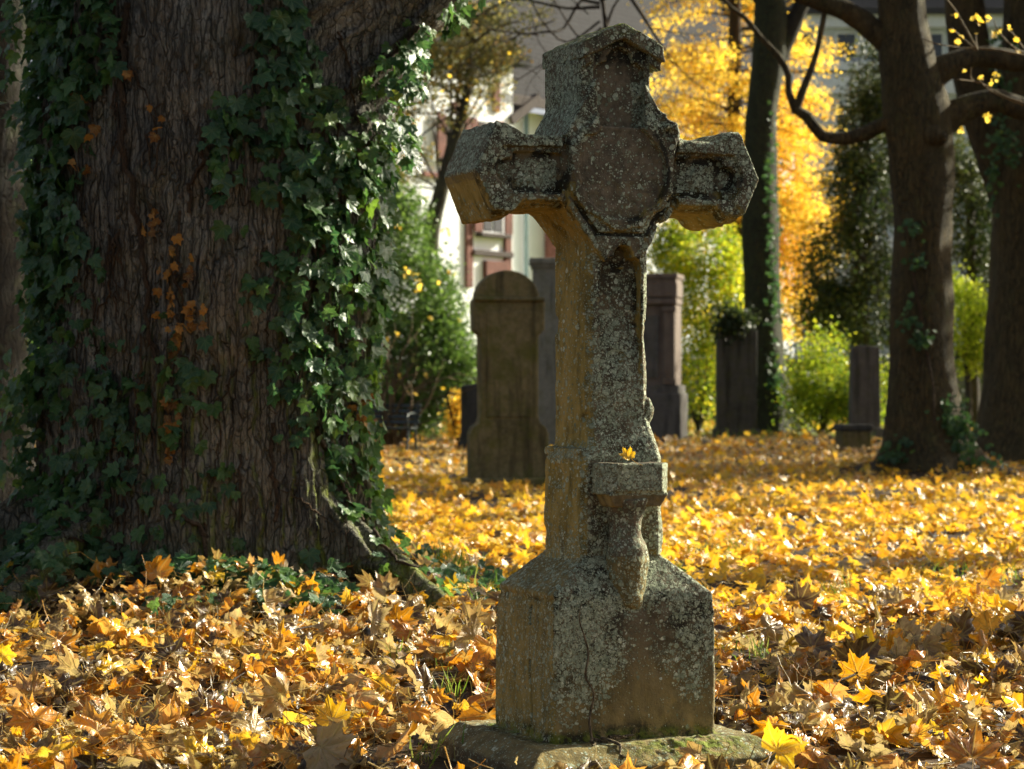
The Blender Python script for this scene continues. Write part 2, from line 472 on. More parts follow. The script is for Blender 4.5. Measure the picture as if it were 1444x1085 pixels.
def stone_mat():
    t = NT('lichened_sandstone'); o = t.obj()
    n1 = t.noise(5, 5, .62, o); n2 = t.noise(38, 4, .65, o); n3 = t.noise(190, 3, .6, o)
    warm = t.ramp(n1, [(.3, (.075, .060, .034)), (.5, (.135, .108, .062)), (.7, (.185, .145, .085))])
    warm = t.mix(t.mapr(n2, .35, .7, 0, .45), warm, (.16, .125, .08))
    red = t.mix(t.mapr(n2, .35, .65), (.10, .078, .046), (.215, .170, .108))
    red = t.mix(t.mapr(t.noise(13, 5, .7, o), .5, .62, 0, .55), red, (.06, .052, .036))
    col = t.mix(t.attr('bare'), warm, red)
    vs = t.scale(o, (1, 1, .16)); stre = t.noise(24, 5, .65, t.scale(o, (1, 1, .34)))
    alg_glow = t.ramp(stre, [(.3, (.13, .100, .024)), (.48, (.34, .255, .06)), (.62, (.46, .34, .10)), (.8, (.20, .175, .07))])  # algae streaks, with golden bounce glow painted into the colour
    col = t.mix(t.math('MULTIPLY', t.attr('algae'), .85), col, alg_glow)
    # black crusting, with shade painted into the carved recess edges
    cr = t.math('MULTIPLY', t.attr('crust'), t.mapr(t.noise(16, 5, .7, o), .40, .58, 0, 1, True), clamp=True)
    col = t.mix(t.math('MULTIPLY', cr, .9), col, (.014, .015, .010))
    # lichen discs in two sizes
    hs = None; L = t.attr('lichen')
    patch = t.math('MULTIPLY', L, t.mapr(t.noise(9, 5, .7, o), .30, .55, .45, 1.35))
    warp = t.n('VectorMath', operation='ADD'); nd = t.n('TexNoise'); nd.inputs['Scale'].default_value = 60; t.link(o, nd.inputs['Vector'])
    sc_ = t.n('VectorMath', operation='SCALE'); sc_.inputs['Scale'].default_value = .010; t.link(nd.outputs['Color'], sc_.inputs[0])
    t.link(o, warp.inputs[0]); t.link(sc_.outputs[0], warp.inputs[1]); w = warp.outputs[0]
    masks = []
    for s_, thr, seedoff in ((62, .50, 0), (120, .52, 3), (230, .52, 7)):
        vd = t.n('TexVoronoi'); vd.inputs['Scale'].default_value = s_; t.link(t.scale(w, (1, 1, 1)), vd.inputs['Vector'])
        sp = t.n('SeparateColor'); t.link(vd.outputs['Color'], sp.inputs[0])
        rad = t.math('MULTIPLY', t.mapr(sp.outputs[0], 0, 1, .55, 1.15), thr)
        on = t.math('GREATER_THAN', patch, sp.outputs[1])
        d = t.mapr(t.math('SUBTRACT', rad, vd.outputs['Distance']), -.02, .05, 0, 1)
        m = t.math('MULTIPLY', d, on)
        masks.append((m, sp.outputs[2]))
    pal = [(0, (.13, .155, .09)), (.45, (.32, .365, .235)), (.85, (.50, .55, .38)), (1, (.68, .72, .54))]
    for m, rc in masks:
        lc = t.ramp(rc, pal)
        lc = t.mix(t.mapr(n3, .4, .7, 0, .5), lc, (.10, .12, .09))
        col = t.mix(t.math('MULTIPLY', m, .88), col, lc)
    bl = t.math('ADD', t.noise(52, 7, .78, w), t.math('MULTIPLY', t.math('SUBTRACT', patch, .6), .14))
    gr_ = t.mapr(t.noise(150, 3, .6, w), .44, .52, .1, 1)
    blm = t.math('MULTIPLY', t.math('MULTIPLY', t.mapr(bl, .53, .57, 0, 1), gr_), t.mapr(patch, .12, .3, 0, 1))
    bc = t.ramp(t.noise(21, 4, .7, o), [(.3, (.21, .245, .15)), (.5, (.35, .395, .26)), (.7, (.52, .56, .39))])
    col = t.mix(t.math('MULTIPLY', blm, .85), col, t.mix(t.mapr(n3, .42, .62, 0, .5), bc, (.09, .105, .075)))
    masks.append((blm, None))
    tot = t.math('MAXIMUM', masks[3][0], masks[0][0]); tot = t.math('MAXIMUM', tot, t.math('MAXIMUM', masks[1][0], masks[2][0]))
    # moss
    mo = t.math('MULTIPLY', t.attr('moss'), t.mapr(t.noise(30, 5, .7, o), .42, .56, 0, 1, True), clamp=True)
    col = t.mix(mo, col, t.mix(t.noise(140, 2, .5, o), (.06, .095, .008), (.26, .30, .03)))
    h = t.math('ADD', t.math('MULTIPLY', n2, .7), t.math('MULTIPLY', n3, .35))
    h = t.math('ADD', h, t.math('MULTIPLY', tot, .42)); h = t.math('ADD', h, t.math('MULTIPLY', mo, .9))
    pit = t.mapr(t.vor(95, o), 0, .25, -.5, 0); h = t.math('ADD', h, t.math('MULTIPLY', pit, .5))
    return t.done(t.bsdf(col, .88, t.bump(h, .85, .006), .22))
M_stone = stone_mat()

def plain_stone(name, a, b, streak=(.04, .035, .02), moss=.3, scale=1):
    t = NT(name); o = t.obj()
    n1 = t.noise(2.2 * scale, 5, .65, o); n2 = t.noise(26 * scale, 4, .6, o)
    col = t.mix(t.mapr(n1, .32, .68), a, b); col = t.mix(t.mapr(n2, .35, .7, 0, .4), col, tuple(min(1, q * 1.5) for q in b))
    st = t.noise(7 * scale, 4, .6, t.scale(o, (1, 1, .12)))
    col = t.mix(t.mapr(st, .5, .68, 0, .8), col, streak)
    ms = t.math('MULTIPLY', t.mapr(t.noise(4, 4, .7, o), .48, .66), moss)
    col = t.mix(ms, col, (.09, .10, .015))
    h = t.math('ADD', n2, t.math('MULTIPLY', t.noise(90, 3, .6, o), .4))
    return t.done(t.bsdf(col, .88, t.bump(h, .6, .01), .22))
M_head = plain_stone('mossy_sandstone', (.085, .075, .035), (.20, .17, .085), (.035, .032, .016), .7)
M_grey = plain_stone('grey_stone', (.14, .15, .13), (.25, .26, .22), (.035, .04, .03), .35)
M_dark = plain_stone('dark_stone', (.045, .046, .044), (.085, .085, .08), (.025, .026, .02), .3)
M_pink = plain_stone('pink_sandstone', (.12, .095, .078), (.19, .152, .128), (.10, .07, .06), .05)
M_slate = plain_stone('violet_grey_stone', (.075, .072, .070), (.14, .13, .125), (.04, .04, .038), .2)

def simple(name, col, rough=.6, spec=.4, var=.15, scale=6, bumpd=.004, metallic=0):
    t = NT(name); o = t.obj(); n = t.noise(scale, 5, .6, o)
    c = t.mix(t.mapr(n, .3, .7), tuple(a * (1 - var) for a in col), tuple(min(1, a * (1 + var)) for a in col))
    nr = t.bump(t.noise(scale * 14, 3, .6, o), .4, bumpd)
    return t.done(t.bsdf(c, rough, nr, spec, Metallic=float(metallic)))
M_iron = simple('dark_green_paint', (.018, .030, .028), .4, .5)
M_plaster = simple('white_plaster', (.82, .84, .86), .9, .2, .05, .6)
M_timber = simple('red_brown_timber', (.16, .07, .055), .8, .2, .3, 3)
M_darkwood = simple('dark_eave_wood', (.07, .055, .05), .8, .2)
M_pipe = simple('zinc_pipe', (.14, .20, .20), .5, .4)
M_facade = simple('pale_grey_facade', (.50, .55, .58), .9, .2, .12, .5)
M_facade2 = simple('grey_cornice', (.64, .67, .68), .9, .2, .1, 1)
def tile_mat():
    t = NT('roof_tiles'); o = t.obj()
    br = t.n('TexBrick'); t.link(t.n('TexCoord').outputs['UV'], br.inputs['Vector']) if False else t.link(t.scale(o, (1, 1, 1)), br.inputs['Vector'])
    n = t.noise(.8, 4, .6, o); n2 = t.noise(9, 3, .6, o)
    c = t.mix(n, (.035, .035, .036), (.065, .064, .066)); c = t.mix(t.mapr(n2, .4, .7, 0, .5), c, (.10, .10, .102))
    wv = t.n('TexWave', wave_type='BANDS', bands_direction='Z'); wv.inputs['Scale'].default_value = 1.6; wv.inputs['Distortion'].default_value = .4
    t.link(o, wv.inputs['Vector'])
    c = t.mix(t.mapr(wv.outputs['Fac'], 0, .35, .5, 0), c, (.05, .04, .04))
    return t.done(t.bsdf(c, .95, t.bump(wv.outputs['Fac'], .5, .03), .03))
M_tiles = tile_mat()
def glass_mat():
    t = NT('window_glass'); return t.done(t.bsdf((.03, .035, .04), .12, None, .6))
M_glass = glass_mat()

def ground_mat():
    t = NT('soil_and_leaf_mould'); o = t.obj()
    n1 = t.noise(.5, 5, .6, o); n2 = t.noise(9, 5, .7, o); vc = t.n('TexVoronoi'); vc.inputs['Scale'].default_value = 16; t.link(o, vc.inputs['Vector'])
    sp = t.n('SeparateColor'); t.link(vc.outputs['Color'], sp.inputs[0])
    c = t.ramp(sp.outputs[0], [(0, (.012, .008, .005)), (.4, (.028, .017, .009)), (.7, (.055, .032, .014)), (1, (.11, .06, .02))])
    c = t.mix(t.mapr(n2, .35, .65, 0, .6), c, (.03, .02, .012))
    g = t.math('MULTIPLY', t.attr('lawn'), t.mapr(n1, .3, .55, .35, 1))
    c = t.mix(g, c, t.mix(n2, (.13, .20, .02), (.34, .40, .05)))
    h = t.math('ADD', n2, t.math('MULTIPLY', vc.outputs['Distance'], .6))
    return t.done(t.bsdf(c, .9, t.bump(h, 1, .03), .2))
M_ground = ground_mat()
# ------------------------------------------------------------------ camera and light
F_PX, CX, HY, EYE = 3300.0, 722.0, 545.0, 1.08
def at(px, py, Y): return ((px - CX) * Y / F_PX, Y, EYE - (py - HY) * Y / F_PX)
def gy(py): return F_PX * EYE / (py - HY)

cam = bpy.data.cameras.new('camera'); co = bpy.data.objects.new('camera', cam); COL.objects.link(co)
co.location = (0, 0, EYE); co.rotation_euler = (R(90), 0, 0)
cam.lens = 36 * F_PX / 1444; cam.sensor_width = 36; cam.clip_end = 2000; cam.clip_start = .1
cam.shift_y = (HY - 542.5) / 1444
cam.dof.use_dof = True; cam.dof.focus_distance = 7.35; cam.dof.aperture_fstop = 5.6; cam.dof.aperture_blades = 7
sc.camera = co

SUN_AZ, SUN_EL = R(57), R(27)     # azimuth measured from +Y towards +X
sd = Vector((math.sin(SUN_AZ) * math.cos(SUN_EL), math.cos(SUN_AZ) * math.cos(SUN_EL), math.sin(SUN_EL)))
sl = bpy.data.lights.new('sun', 'SUN'); sl.energy = 5.0; sl.angle = R(.53); sl.color = (1, .94, .74)
so = bpy.data.objects.new('sun', sl); COL.objects.link(so); so.rotation_euler = sd.to_track_quat('Z', 'Y').to_euler(); so.location = (20, 20, 30)
w = bpy.data.worlds.new('World'); sc.world = w; w.use_nodes = True
wt = w.node_tree; sky = wt.nodes.new('ShaderNodeTexSky'); sky.sky_type = 'NISHITA'; sky.sun_disc = False
sky.sun_elevation = SUN_EL; sky.sun_rotation = SUN_AZ; sky.air_density = .8; sky.dust_density = 4; sky.ozone_density = .6
bg = wt.nodes['Background']; bg.inputs[1].default_value = .062; hsv = wt.nodes.new('ShaderNodeHueSaturation'); hsv.inputs['Saturation'].default_value = .6; wt.links.new(sky.outputs[0], hsv.inputs['Color']); wt.links.new(hsv.outputs[0], bg.inputs[0])
sc.view_settings.view_transform = 'Standard'; sc.view_settings.look = 'None'; sc.view_settings.exposure = 1.3; sc.view_settings.gamma = 1

# ------------------------------------------------------------------ ground
TC = (-1.5, 11.5)          # big trunk
def ground_z(x, y):
    x = np.asarray(x, float); y = np.asarray(y, float)
    d = np.hypot(x - TC[0], y - TC[1])
    g = .26 * np.exp(-(np.maximum(d - .9, 0) / .62) ** 2) * (d < 6)
    near = np.exp(-(y / 45) ** 2)
    g = g + .045 * fbm(x * .55, y * .55, 0 * x, 5, 3) * near + .012 * fbm(x * 4, y * 4, 0 * x, 9, 2) * near
    for tx, ty, a in ((5.0, 28, .18), (7.1, 32, .2), (5.8, 53, .15)):
        g = g + a * np.exp(-(np.maximum(np.hypot(x - tx, y - ty) - .4, 0) / .8) ** 2)
    k = np.clip((np.hypot(x - .26, y - 6.8) - .4) / .6, 0, 1)
    return g * k - .012 * (1 - k)
xs = np.unique(np.concatenate([-np.geomspace(5, 700, 60), np.arange(-5, 5.01, .05), np.geomspace(5, 700, 60)]))
ys = np.unique(np.concatenate([np.linspace(-60, 3, 20), np.arange(3, 16, .05), np.geomspace(16, 900, 170)]))
gx, gyy = np.meshgrid(xs, ys, indexing='ij')
gz = ground_z(gx, gyy)
nx_, ny_ = gx.shape
ii = (np.arange(nx_ - 1)[:, None] * ny_ + np.arange(ny_ - 1)[None]).ravel()
GF = np.stack([ii, ii + ny_, ii + ny_ + 1, ii + 1], 1)
lawn = np.clip((gyy - 47) / 8, 0, 1) * np.clip((90 - gyy) / 10, 0, 1)
g = MB().add(np.stack([gx, gyy, gz], -1).reshape(-1, 3), GF, lawn=lawn.ravel()).build('ground', M_ground)
tag(g, kind='structure')

# ------------------------------------------------------------------ the stone cross
TH = R(23)
cross = empty('grave_cross', (.2616, 6.796, 0), TH, label='weathered stone grave cross crusted with grey lichen on a sloping-edged plinth', cat='grave cross')
def sstep(a, b, v): t = np.clip((v - a) / (b - a), 0, 1); return t * t * (3 - 2 * t)
def erode(x, y, z):
    d = .0014 * fbm(x * 14, y * 14, z * 14, 3, 3) + .0015 * fbm(x * 60, y * 60, z * 60, 8, 2)
    c = fbm(x * 11, y * 11, z * 11, 21, 3)
    return d + .007 * sstep(.6, 1.0, c)
def body(x, y, z):
    ax = np.abs(x); ny = -y; zp = z - 1.695
    # shaft with its flare
    wr = .106 + .036 * (1 - sstep(.86, 1.03, z)); wl = .108 + .032 * (1 - sstep(.875, .91, z)) + .006 * np.exp(-((z - .905) / .012) ** 2)
    wx = np.where(x > 0, wr, wl)
    wx = wx - np.maximum(0, ny - .0) * .10
    fy = .112 + .028 * (1 - sstep(.86, 1.0, z))
    d = np.maximum(np.maximum(ax - wx, np.where(y > 0, y - .112, ny - fy)), np.abs(z - 1.04) - .53)
    d = np.maximum(d, (ax + ny - (wx + fy - .016)) * .707)
    d = np.maximum(d, (ax + y - (.108 + .112 - .02 + .03 * (1 - sstep(.86, .9, z)))) * .707)
    d = np.minimum(d, np.sqrt((x - .098) ** 2 + (y + .085) ** 2 + ((z - 1.01) * .6) ** 2) - .025)
    d = np.minimum(d, sd_box(x, y, z, (-.01, 0, .892), (.121, .125, .012), .008))
    # arms
    hh = .104 + .034 * sstep(.285, .36, ax)
    wob = .006 * np.sin(ax * 30)
    arm = np.maximum(np.abs(z - 1.685) - hh, np.abs(y) - .13)
    arm = np.maximum(arm, .908 * ax + .417 * np.abs(z - 1.685) - .406)
    arm = np.maximum(arm, (1.583 - z) * .9 + np.maximum(0, ny - .075) * .36 - .03 * sstep(.30, .34, ax))
    arm = np.maximum(arm, (ny + np.abs(z - 1.685) - (.13 + .097 + .034 * sstep(.285, .36, ax))) * .707)
    # upright of the head
    wt = .117 + .02 * (1 - sstep(1.82, 1.89, z))
    up = np.maximum(np.maximum(ax - wt - .012 * (x < 0), np.where(y > 0, y - .12, ny - .122)), np.abs(z - 1.85) - .24)
    up = np.maximum(up, np.where(x > 0, .943 * ax + .333 * ny - .1285, .85 * ax + .52 * ny - .166))
    lowp = .44 * ax + .898 * (z - 2.070)
    up = np.maximum(up, lowp)
    d = np.minimum(d, np.minimum(arm, up))
    # centre block with diagonal braces
    cb = np.maximum(np.maximum(.79 * ax - .61 * zp - .200, .861 * ax + .509 * zp - np.where(x > 0, .192, .200)), np.abs(y) - .132)
    cb = np.maximum(cb, np.abs(z - 1.70) - .30)
    d = smin(d, cb, .012)
    # tablet ring
    e = np.sqrt((x / .150) ** 2 + (zp / .150) ** 2) + .05 * np.sin(x * 37 + 1) * np.sin(z * 31) + .04 * np.sin(x * 71 + z * 53)
    d = smin(d, np.maximum((e - 1.12) * .14, np.abs(y) - .142), .006)
    d = np.maximum(d, -np.maximum((e - .93 - .03 * np.sin(z * 40)) * .14, ny * 0 + (y + .127)))
    # sunk field of the upright, trefoil topped
    tf = np.minimum(np.sqrt(x ** 2 + (z - 2.005) ** 2) - .042, np.sqrt((ax - .04) ** 2 + (z - 1.965) ** 2) - .042)
    fld = np.minimum(tf, np.maximum(ax - .074, np.abs(z - 1.89) - .07))
    d = np.maximum(d, -np.maximum(fld, y + .102))
    # arm panels: an outer step and a deeper bed
    dz = np.abs(z - 1.688)
    p1 = np.maximum(np.maximum(dz - .066, .172 - ax), np.maximum(.908 * ax + .417 * dz - .360, ax - .40))
    d = np.maximum(d, -np.maximum(p1, y + .116))
    p2 = np.maximum(np.maximum(np.abs(z - 1.684) - .054, .176 - ax), np.minimum(ax - .33, np.sqrt((ax - .345) ** 2 + (z - 1.685) ** 2) - .035))
    d = np.maximum(d, -np.maximum(p2, y + .092 + .014 * np.exp(-((ax - .27) / .05) ** 2)))
    # shoulder lines between arm and centre
    gr = np.maximum(np.abs(ax - .168 - .1 * np.maximum(0, dz - .02)) - .008, dz - .10)
    d = np.maximum(d, -np.maximum(gr, y + .108))
    g2 = np.maximum(np.abs(.79 * ax - .61 * zp - .172) - .006, np.maximum(zp + .05, -zp - .178))
    g2 = np.minimum(g2, np.maximum(np.abs(z - 1.513) - .006, ax - .085))
    d = np.maximum(d, -np.maximum(g2, y + .122))
    # niche with trefoil head
    xn = x - .006
    nt = np.minimum(np.sqrt(xn ** 2 + (z - 1.452) ** 2) - .030, np.sqrt((np.abs(xn) - .034) ** 2 + (z - 1.418) ** 2) - .030)
    nt = np.minimum(nt, np.maximum(np.abs(xn) - .064, np.abs(z - 1.21) - .205))
    d = np.maximum(d, -np.maximum(nt, y + .080 + .032 * (1 - sstep(1.04, 1.30, z))))
    # gable roof stone
    rf = np.maximum(.44 * ax + .898 * (z - 2.118), -(.44 * ax + .898 * (z - 2.072)))
    rf = np.maximum(np.maximum(rf, ax - .128), np.maximum(y - .14, ny - .150))
    rf2 = np.maximum(.44 * ax + .898 * (z - 2.10), -(.44 * ax + .898 * (z - 2.045)))
    rf2 = np.maximum(np.maximum(rf2, ax - .121), np.maximum(y - .13, ny - .137))
    rf2 = np.maximum(rf2, -np.maximum(np.maximum(ax - .088, ny * 0 + y + .112), (z - 2.075 + .44 * ax)))
    d = np.minimum(d, np.minimum(rf, rf2))
    return d
def body_fine(x, y, z):
    d = erode(x, y, z)
    # broken stone at the upper right shoulder and smaller breaks
    m = np.exp(-(((x - .172) / .045) ** 2 + ((z - 1.83) / .045) ** 2))
    d = d - m * (.016 + .022 * fbm(x * 30, y * 30, z * 30, 40, 3))
    m = np.exp(-(((x - .14) / .05) ** 2 + ((z - 1.55) / .05) ** 2))
    d = d + m * (.008 + .014 * fbm(x * 28, y * 28, z * 28, 41, 3))
    m = np.exp(-(((x + .335) / .035) ** 2 + ((z - 1.83) / .03) ** 2))
    d = d + m * (.014 + .008 * fbm(x * 40, y * 40, z * 40, 42, 2))
    m = np.exp(-(((x - .11) / .03) ** 2 + ((z - 1.22) / .05) ** 2 + ((y + .11) / .05) ** 2))
    d = d + m * .012
    m = np.exp(-(((x + .15) / .03) ** 2 + ((z - .70) / .06) ** 2)) + np.exp(-(((x - .15) / .03) ** 2 + ((z - .66) / .05) ** 2))
    d = d - m * .006
    return d * 1.0
def finish_stone(name, V, Q, lichen, bare, algae, crust, moss):
    return MB().add(V, Q, lichen=lichen, bare=bare, algae=algae, crust=crust, moss=moss).build(name, M_stone, cross)
HR = .0042
F, lo, h = grid_sdf((-.48, -.20, .52), (.48, .18, 2.16), HR, body, body_fine)
V, Q = surface_nets(F, lo, h); N = vnormals(V, Q)
x, y, z = V.T
front = np.clip(-N[:, 1], 0, 1); left = np.clip(-N[:, 0], 0, 1); down = np.clip(-N[:, 2], 0, 1); upn = np.clip(N[:, 2], 0, 1); right = np.clip(N[:, 0], 0, 1)
big = fbm(x * 5, y * 5, z * 5, 60, 3)
e = np.sqrt((x / .150) ** 2 + ((z - 1.695) / .150) ** 2)
bare = np.clip(1.25 - sstep(.78, 1.0, e + big * .10), 0, 1) * (front > .5)
fld = (np.abs(x + .02) < .065 + .03 * big) & (z > 1.80) & (z < 2.02)
bare = np.maximum(bare, .85 * fld * (front > .4))
bare = np.maximum(bare, .45 * sstep(.1, .5, fbm(x * 9, y * 9, z * 4, 64, 2)) * front)
bare = np.maximum(bare, .8 * (z < 1.0) * sstep(.25, .5, fbm(x * 10, y * 10, z * 7, 66, 2)))
lich = np.clip(front * 1.1 + upn * .9 + .25 * right, 0, 1) * (.8 + .35 * big)
lich = lich * (1 - .78 * np.clip(1.3 - sstep(.76, 1.04, e + big * .16), 0, 1)) * np.where(fld, .25, 1)
lich = lich * np.where((z > 1.95), .6, 1) * np.where((np.abs(x - .006) < .05) & (z > 1.3) & (z < 1.5), .45, 1)
lich = np.maximum(lich, left * .16 * (z < 1.6)); lich = np.maximum(lich, left * .75 * (z > 1.68))
lich = np.maximum(lich, .8 * np.exp(-((z - .885) / .022) ** 2)); lich = np.maximum(lich, left * .55 * sstep(.75, .60, z))
algae = np.clip(left * 1.5, 0, 1) * (z < 1.66) + np.clip(down * 1.4, 0, 1)  # left faces and soffits tinted gold for bounced light
algae = np.clip(algae, 0, 1) * (1 - .5 * (z > 1.68))
algae = np.maximum(algae, .35 * front * (z < .85) * sstep(-.2, .5, big))
crust = np.clip(.95 * front + .6 * left * (z > 1.85) + .3 * upn, 0, 1) * (1 - np.clip(bare, 0, .8))
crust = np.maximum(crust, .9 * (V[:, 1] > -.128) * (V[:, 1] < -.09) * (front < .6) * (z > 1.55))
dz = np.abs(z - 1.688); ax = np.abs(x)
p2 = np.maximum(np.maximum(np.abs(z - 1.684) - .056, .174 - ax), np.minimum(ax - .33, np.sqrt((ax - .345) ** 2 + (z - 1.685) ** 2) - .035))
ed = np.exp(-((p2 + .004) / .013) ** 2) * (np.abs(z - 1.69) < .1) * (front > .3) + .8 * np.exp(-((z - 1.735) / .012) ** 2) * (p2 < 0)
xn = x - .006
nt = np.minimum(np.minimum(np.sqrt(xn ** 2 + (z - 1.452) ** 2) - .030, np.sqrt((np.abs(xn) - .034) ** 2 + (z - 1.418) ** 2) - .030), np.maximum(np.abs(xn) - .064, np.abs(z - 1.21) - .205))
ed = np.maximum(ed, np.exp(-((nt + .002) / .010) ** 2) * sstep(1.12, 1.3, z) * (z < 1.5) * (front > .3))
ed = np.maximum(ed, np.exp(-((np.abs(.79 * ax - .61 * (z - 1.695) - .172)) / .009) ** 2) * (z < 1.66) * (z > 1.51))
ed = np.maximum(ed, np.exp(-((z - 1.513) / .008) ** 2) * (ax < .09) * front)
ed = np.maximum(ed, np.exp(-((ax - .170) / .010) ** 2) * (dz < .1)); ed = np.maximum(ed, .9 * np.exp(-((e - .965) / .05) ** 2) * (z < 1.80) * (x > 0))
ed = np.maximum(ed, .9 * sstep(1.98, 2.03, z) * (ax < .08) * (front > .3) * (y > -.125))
ed = np.clip(ed, 0, 1); crust = np.maximum(crust, 1.9 * ed); lich = lich * (1 - .85 * ed); bare = bare * (1 - ed)  # recess edges darkened in colour so the carving reads as shaded
lich = lich * (1 + .35 * (p2 < -.015))
moss = .9 * upn * (z > 2.04) * (x > -.02) * (x < .06) + .5 * (z > 2.04) * upn
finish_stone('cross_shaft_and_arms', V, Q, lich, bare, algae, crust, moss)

def pedestal(x, y, z):
    ax, ay = np.abs(x), np.abs(y); x0 = np.abs(x - .006)
    d = np.maximum(np.maximum(x0 - .262 + .03 * (z - .09), ay - .212 + .02 * (z - .09)), np.maximum(z - .605, .05 - z))
    d = np.maximum(d, .634 * ax + .773 * z - .540); d = smax(d, .863 * ay + .504 * z - .424, .01)
    d = np.maximum(d, (x0 + ay - .458) * .707)
    return d
def ped_fine(x, y, z):
    d = erode(x, y, z) * .8
    # crack down the left side
    m = (x < -.2)
    cr = np.exp(-((y + .05 + .02 * vnoise(x * 5, y * 0, z * 14, 2)) / .004) ** 2) * (z < .46) * ((z > .40) | (z < .30)) * m
    d = d + .016 * cr
    m = np.exp(-(((x + .235) / .05) ** 2 + ((z - .475) / .012) ** 2))
    return d + .006 * m * (1 + vnoise(x * 60, y * 60, z * 60, 5))
F, lo, h = grid_sdf((-.30, -.25, .03), (.30, .25, .64), .0045, pedestal, ped_fine)
V, Q = surface_nets(F, lo, h); N = vnormals(V, Q); x, y, z = V.T
front = np.clip(-N[:, 1], 0, 1); left = np.clip(-N[:, 0], 0, 1); upn = np.clip(N[:, 2], 0, 1)
big = fbm(x * 5, y * 5, z * 5, 61, 3)
lich = front * np.clip(.85 + .5 * big - .9 * sstep(.34, .10, z), .03, 1) * (1 - .75 * np.exp(-(((x - .02) / .055) ** 2)) * (z < .44))
lich = np.maximum(lich, left * (.32 + .2 * big)); lich = np.maximum(lich, upn * .6)
crust = np.clip(.9 * front * sstep(.22, .40, z + .08 * big) + .35 * front + .3 * upn, 0, 1) * (1 - .8 * np.exp(-(((x - .02) / .05) ** 2)) * (z < .46))
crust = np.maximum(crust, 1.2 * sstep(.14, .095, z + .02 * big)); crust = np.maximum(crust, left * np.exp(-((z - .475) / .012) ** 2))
algae = np.clip(left * 1.1, 0, 1) * .8 + .45 * front * sstep(.45, .15, z)
finish_stone('pedestal', V, Q, lich, .25 * sstep(0, .5, fbm(x * 7, y * 7, z * 7, 71, 2)), algae, crust, .6 * sstep(.125, .095, z))

def plinth(x, y, z):
    ax, ay = np.abs(x - .01), np.abs(y)
    d = np.maximum(np.maximum(ax - .40, ay - .375), np.maximum(z - .086, -.12 - z))
    return np.maximum(d, np.maximum(.6 * ax + .8 * z - .270, .541 * ay + .841 * z - .236))
def pl_fine(x, y, z):
    m = np.exp(-(((x - .12) / .14) ** 2 + ((y + .31) / .05) ** 2)) * (z > .02)
    return erode(x, y, z) * 1.2 - m * (.008 + .008 * fbm(x * 55, y * 55, z * 55, 90, 3))
F, lo, h = grid_sdf((-.45, -.42, -.15), (.46, .42, .13), .0055, plinth, pl_fine)
V, Q = surface_nets(F, lo, h); N = vnormals(V, Q); x, y, z = V.T
front = np.clip(-N[:, 1], 0, 1); upn = np.clip(N[:, 2], 0, 1); big = fbm(x * 6, y * 6, z * 6, 62, 3)
mossp = 1.5 * np.exp(-(((x - .14) / .17) ** 2 + ((y + .32) / .05) ** 2)) * upn + .8 * np.exp(-((np.maximum(np.abs(x) - .262, np.abs(y) - .212)) / .015) ** 2) * upn
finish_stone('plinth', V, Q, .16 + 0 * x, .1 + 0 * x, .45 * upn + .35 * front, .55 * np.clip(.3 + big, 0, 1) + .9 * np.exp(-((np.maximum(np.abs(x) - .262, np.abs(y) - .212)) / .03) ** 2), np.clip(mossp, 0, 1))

def shelf(x, y, z):
    ax = np.abs(x - .006)
    d = np.maximum(np.maximum(ax - .103, -.238 - y), np.maximum(y + .10, np.abs(z - .819) - .044))
    d = np.maximum(d, (ax - y - .308) * .707)
    d = np.maximum(d, (.775 + .0 - z) * .7 + (-.238 - y) * .7 + .008)
    cv = np.maximum(np.maximum(ax - .078 - (z - .745) * .5, -.222 - y - (z - .745) * .3), np.maximum(y + .10, np.abs(z - .76) - .02))
    return np.minimum(d, cv)
F, lo, h = grid_sdf((-.14, -.27, .72), (.14, -.07, .89), .0038, shelf, lambda x, y, z: erode(x, y, z) * .8)
V, Q = surface_nets(F, lo, h); N = vnormals(V, Q); x, y, z = V.T
front = np.clip(-N[:, 1], 0, 1); upn = np.clip(N[:, 2], 0, 1); side = np.abs(N[:, 0])
finish_stone('shelf', V, Q, np.clip(front * .8 + side * .8, 0, 1) * (z > .775), .05 + .9 * (z < .774), np.clip(-N[:, 2], 0, 1) * .8 + .25 * side, .8 * upn + .5 * front * sstep(.83, .86, z), 0 * x)
zz_ = [.45, .475, .50, .55, .585, .62, .655, .70, .735, .76]; rr_ = [.044, .048, .050, .054, .060, .058, .048, .048, .058, .064]
def colm(x, y, z):
    r = np.interp(z, zz_, rr_)
    return np.maximum(np.sqrt((x + .004) ** 2 + ((y + .168) * .95) ** 2) - r, np.abs(z - .605) - .155)
F, lo, h = grid_sdf((-.09, -.26, .43), (.09, -.08, .78), .0038, colm, lambda x, y, z: erode(x, y, z) + .007 * fbm(x * 17, y * 17, z * 13, 55, 3))
V, Q = surface_nets(F, lo, h); N = vnormals(V, Q); x, y, z = V.T
finish_stone('carved_corbel', V, Q, .38 + 0 * x, .55 * sstep(.62, .70, z), .5 * (z < .6) + .0 * x, .3 * sstep(.66, .72, z) + .25 * (z < .62), 0 * x)

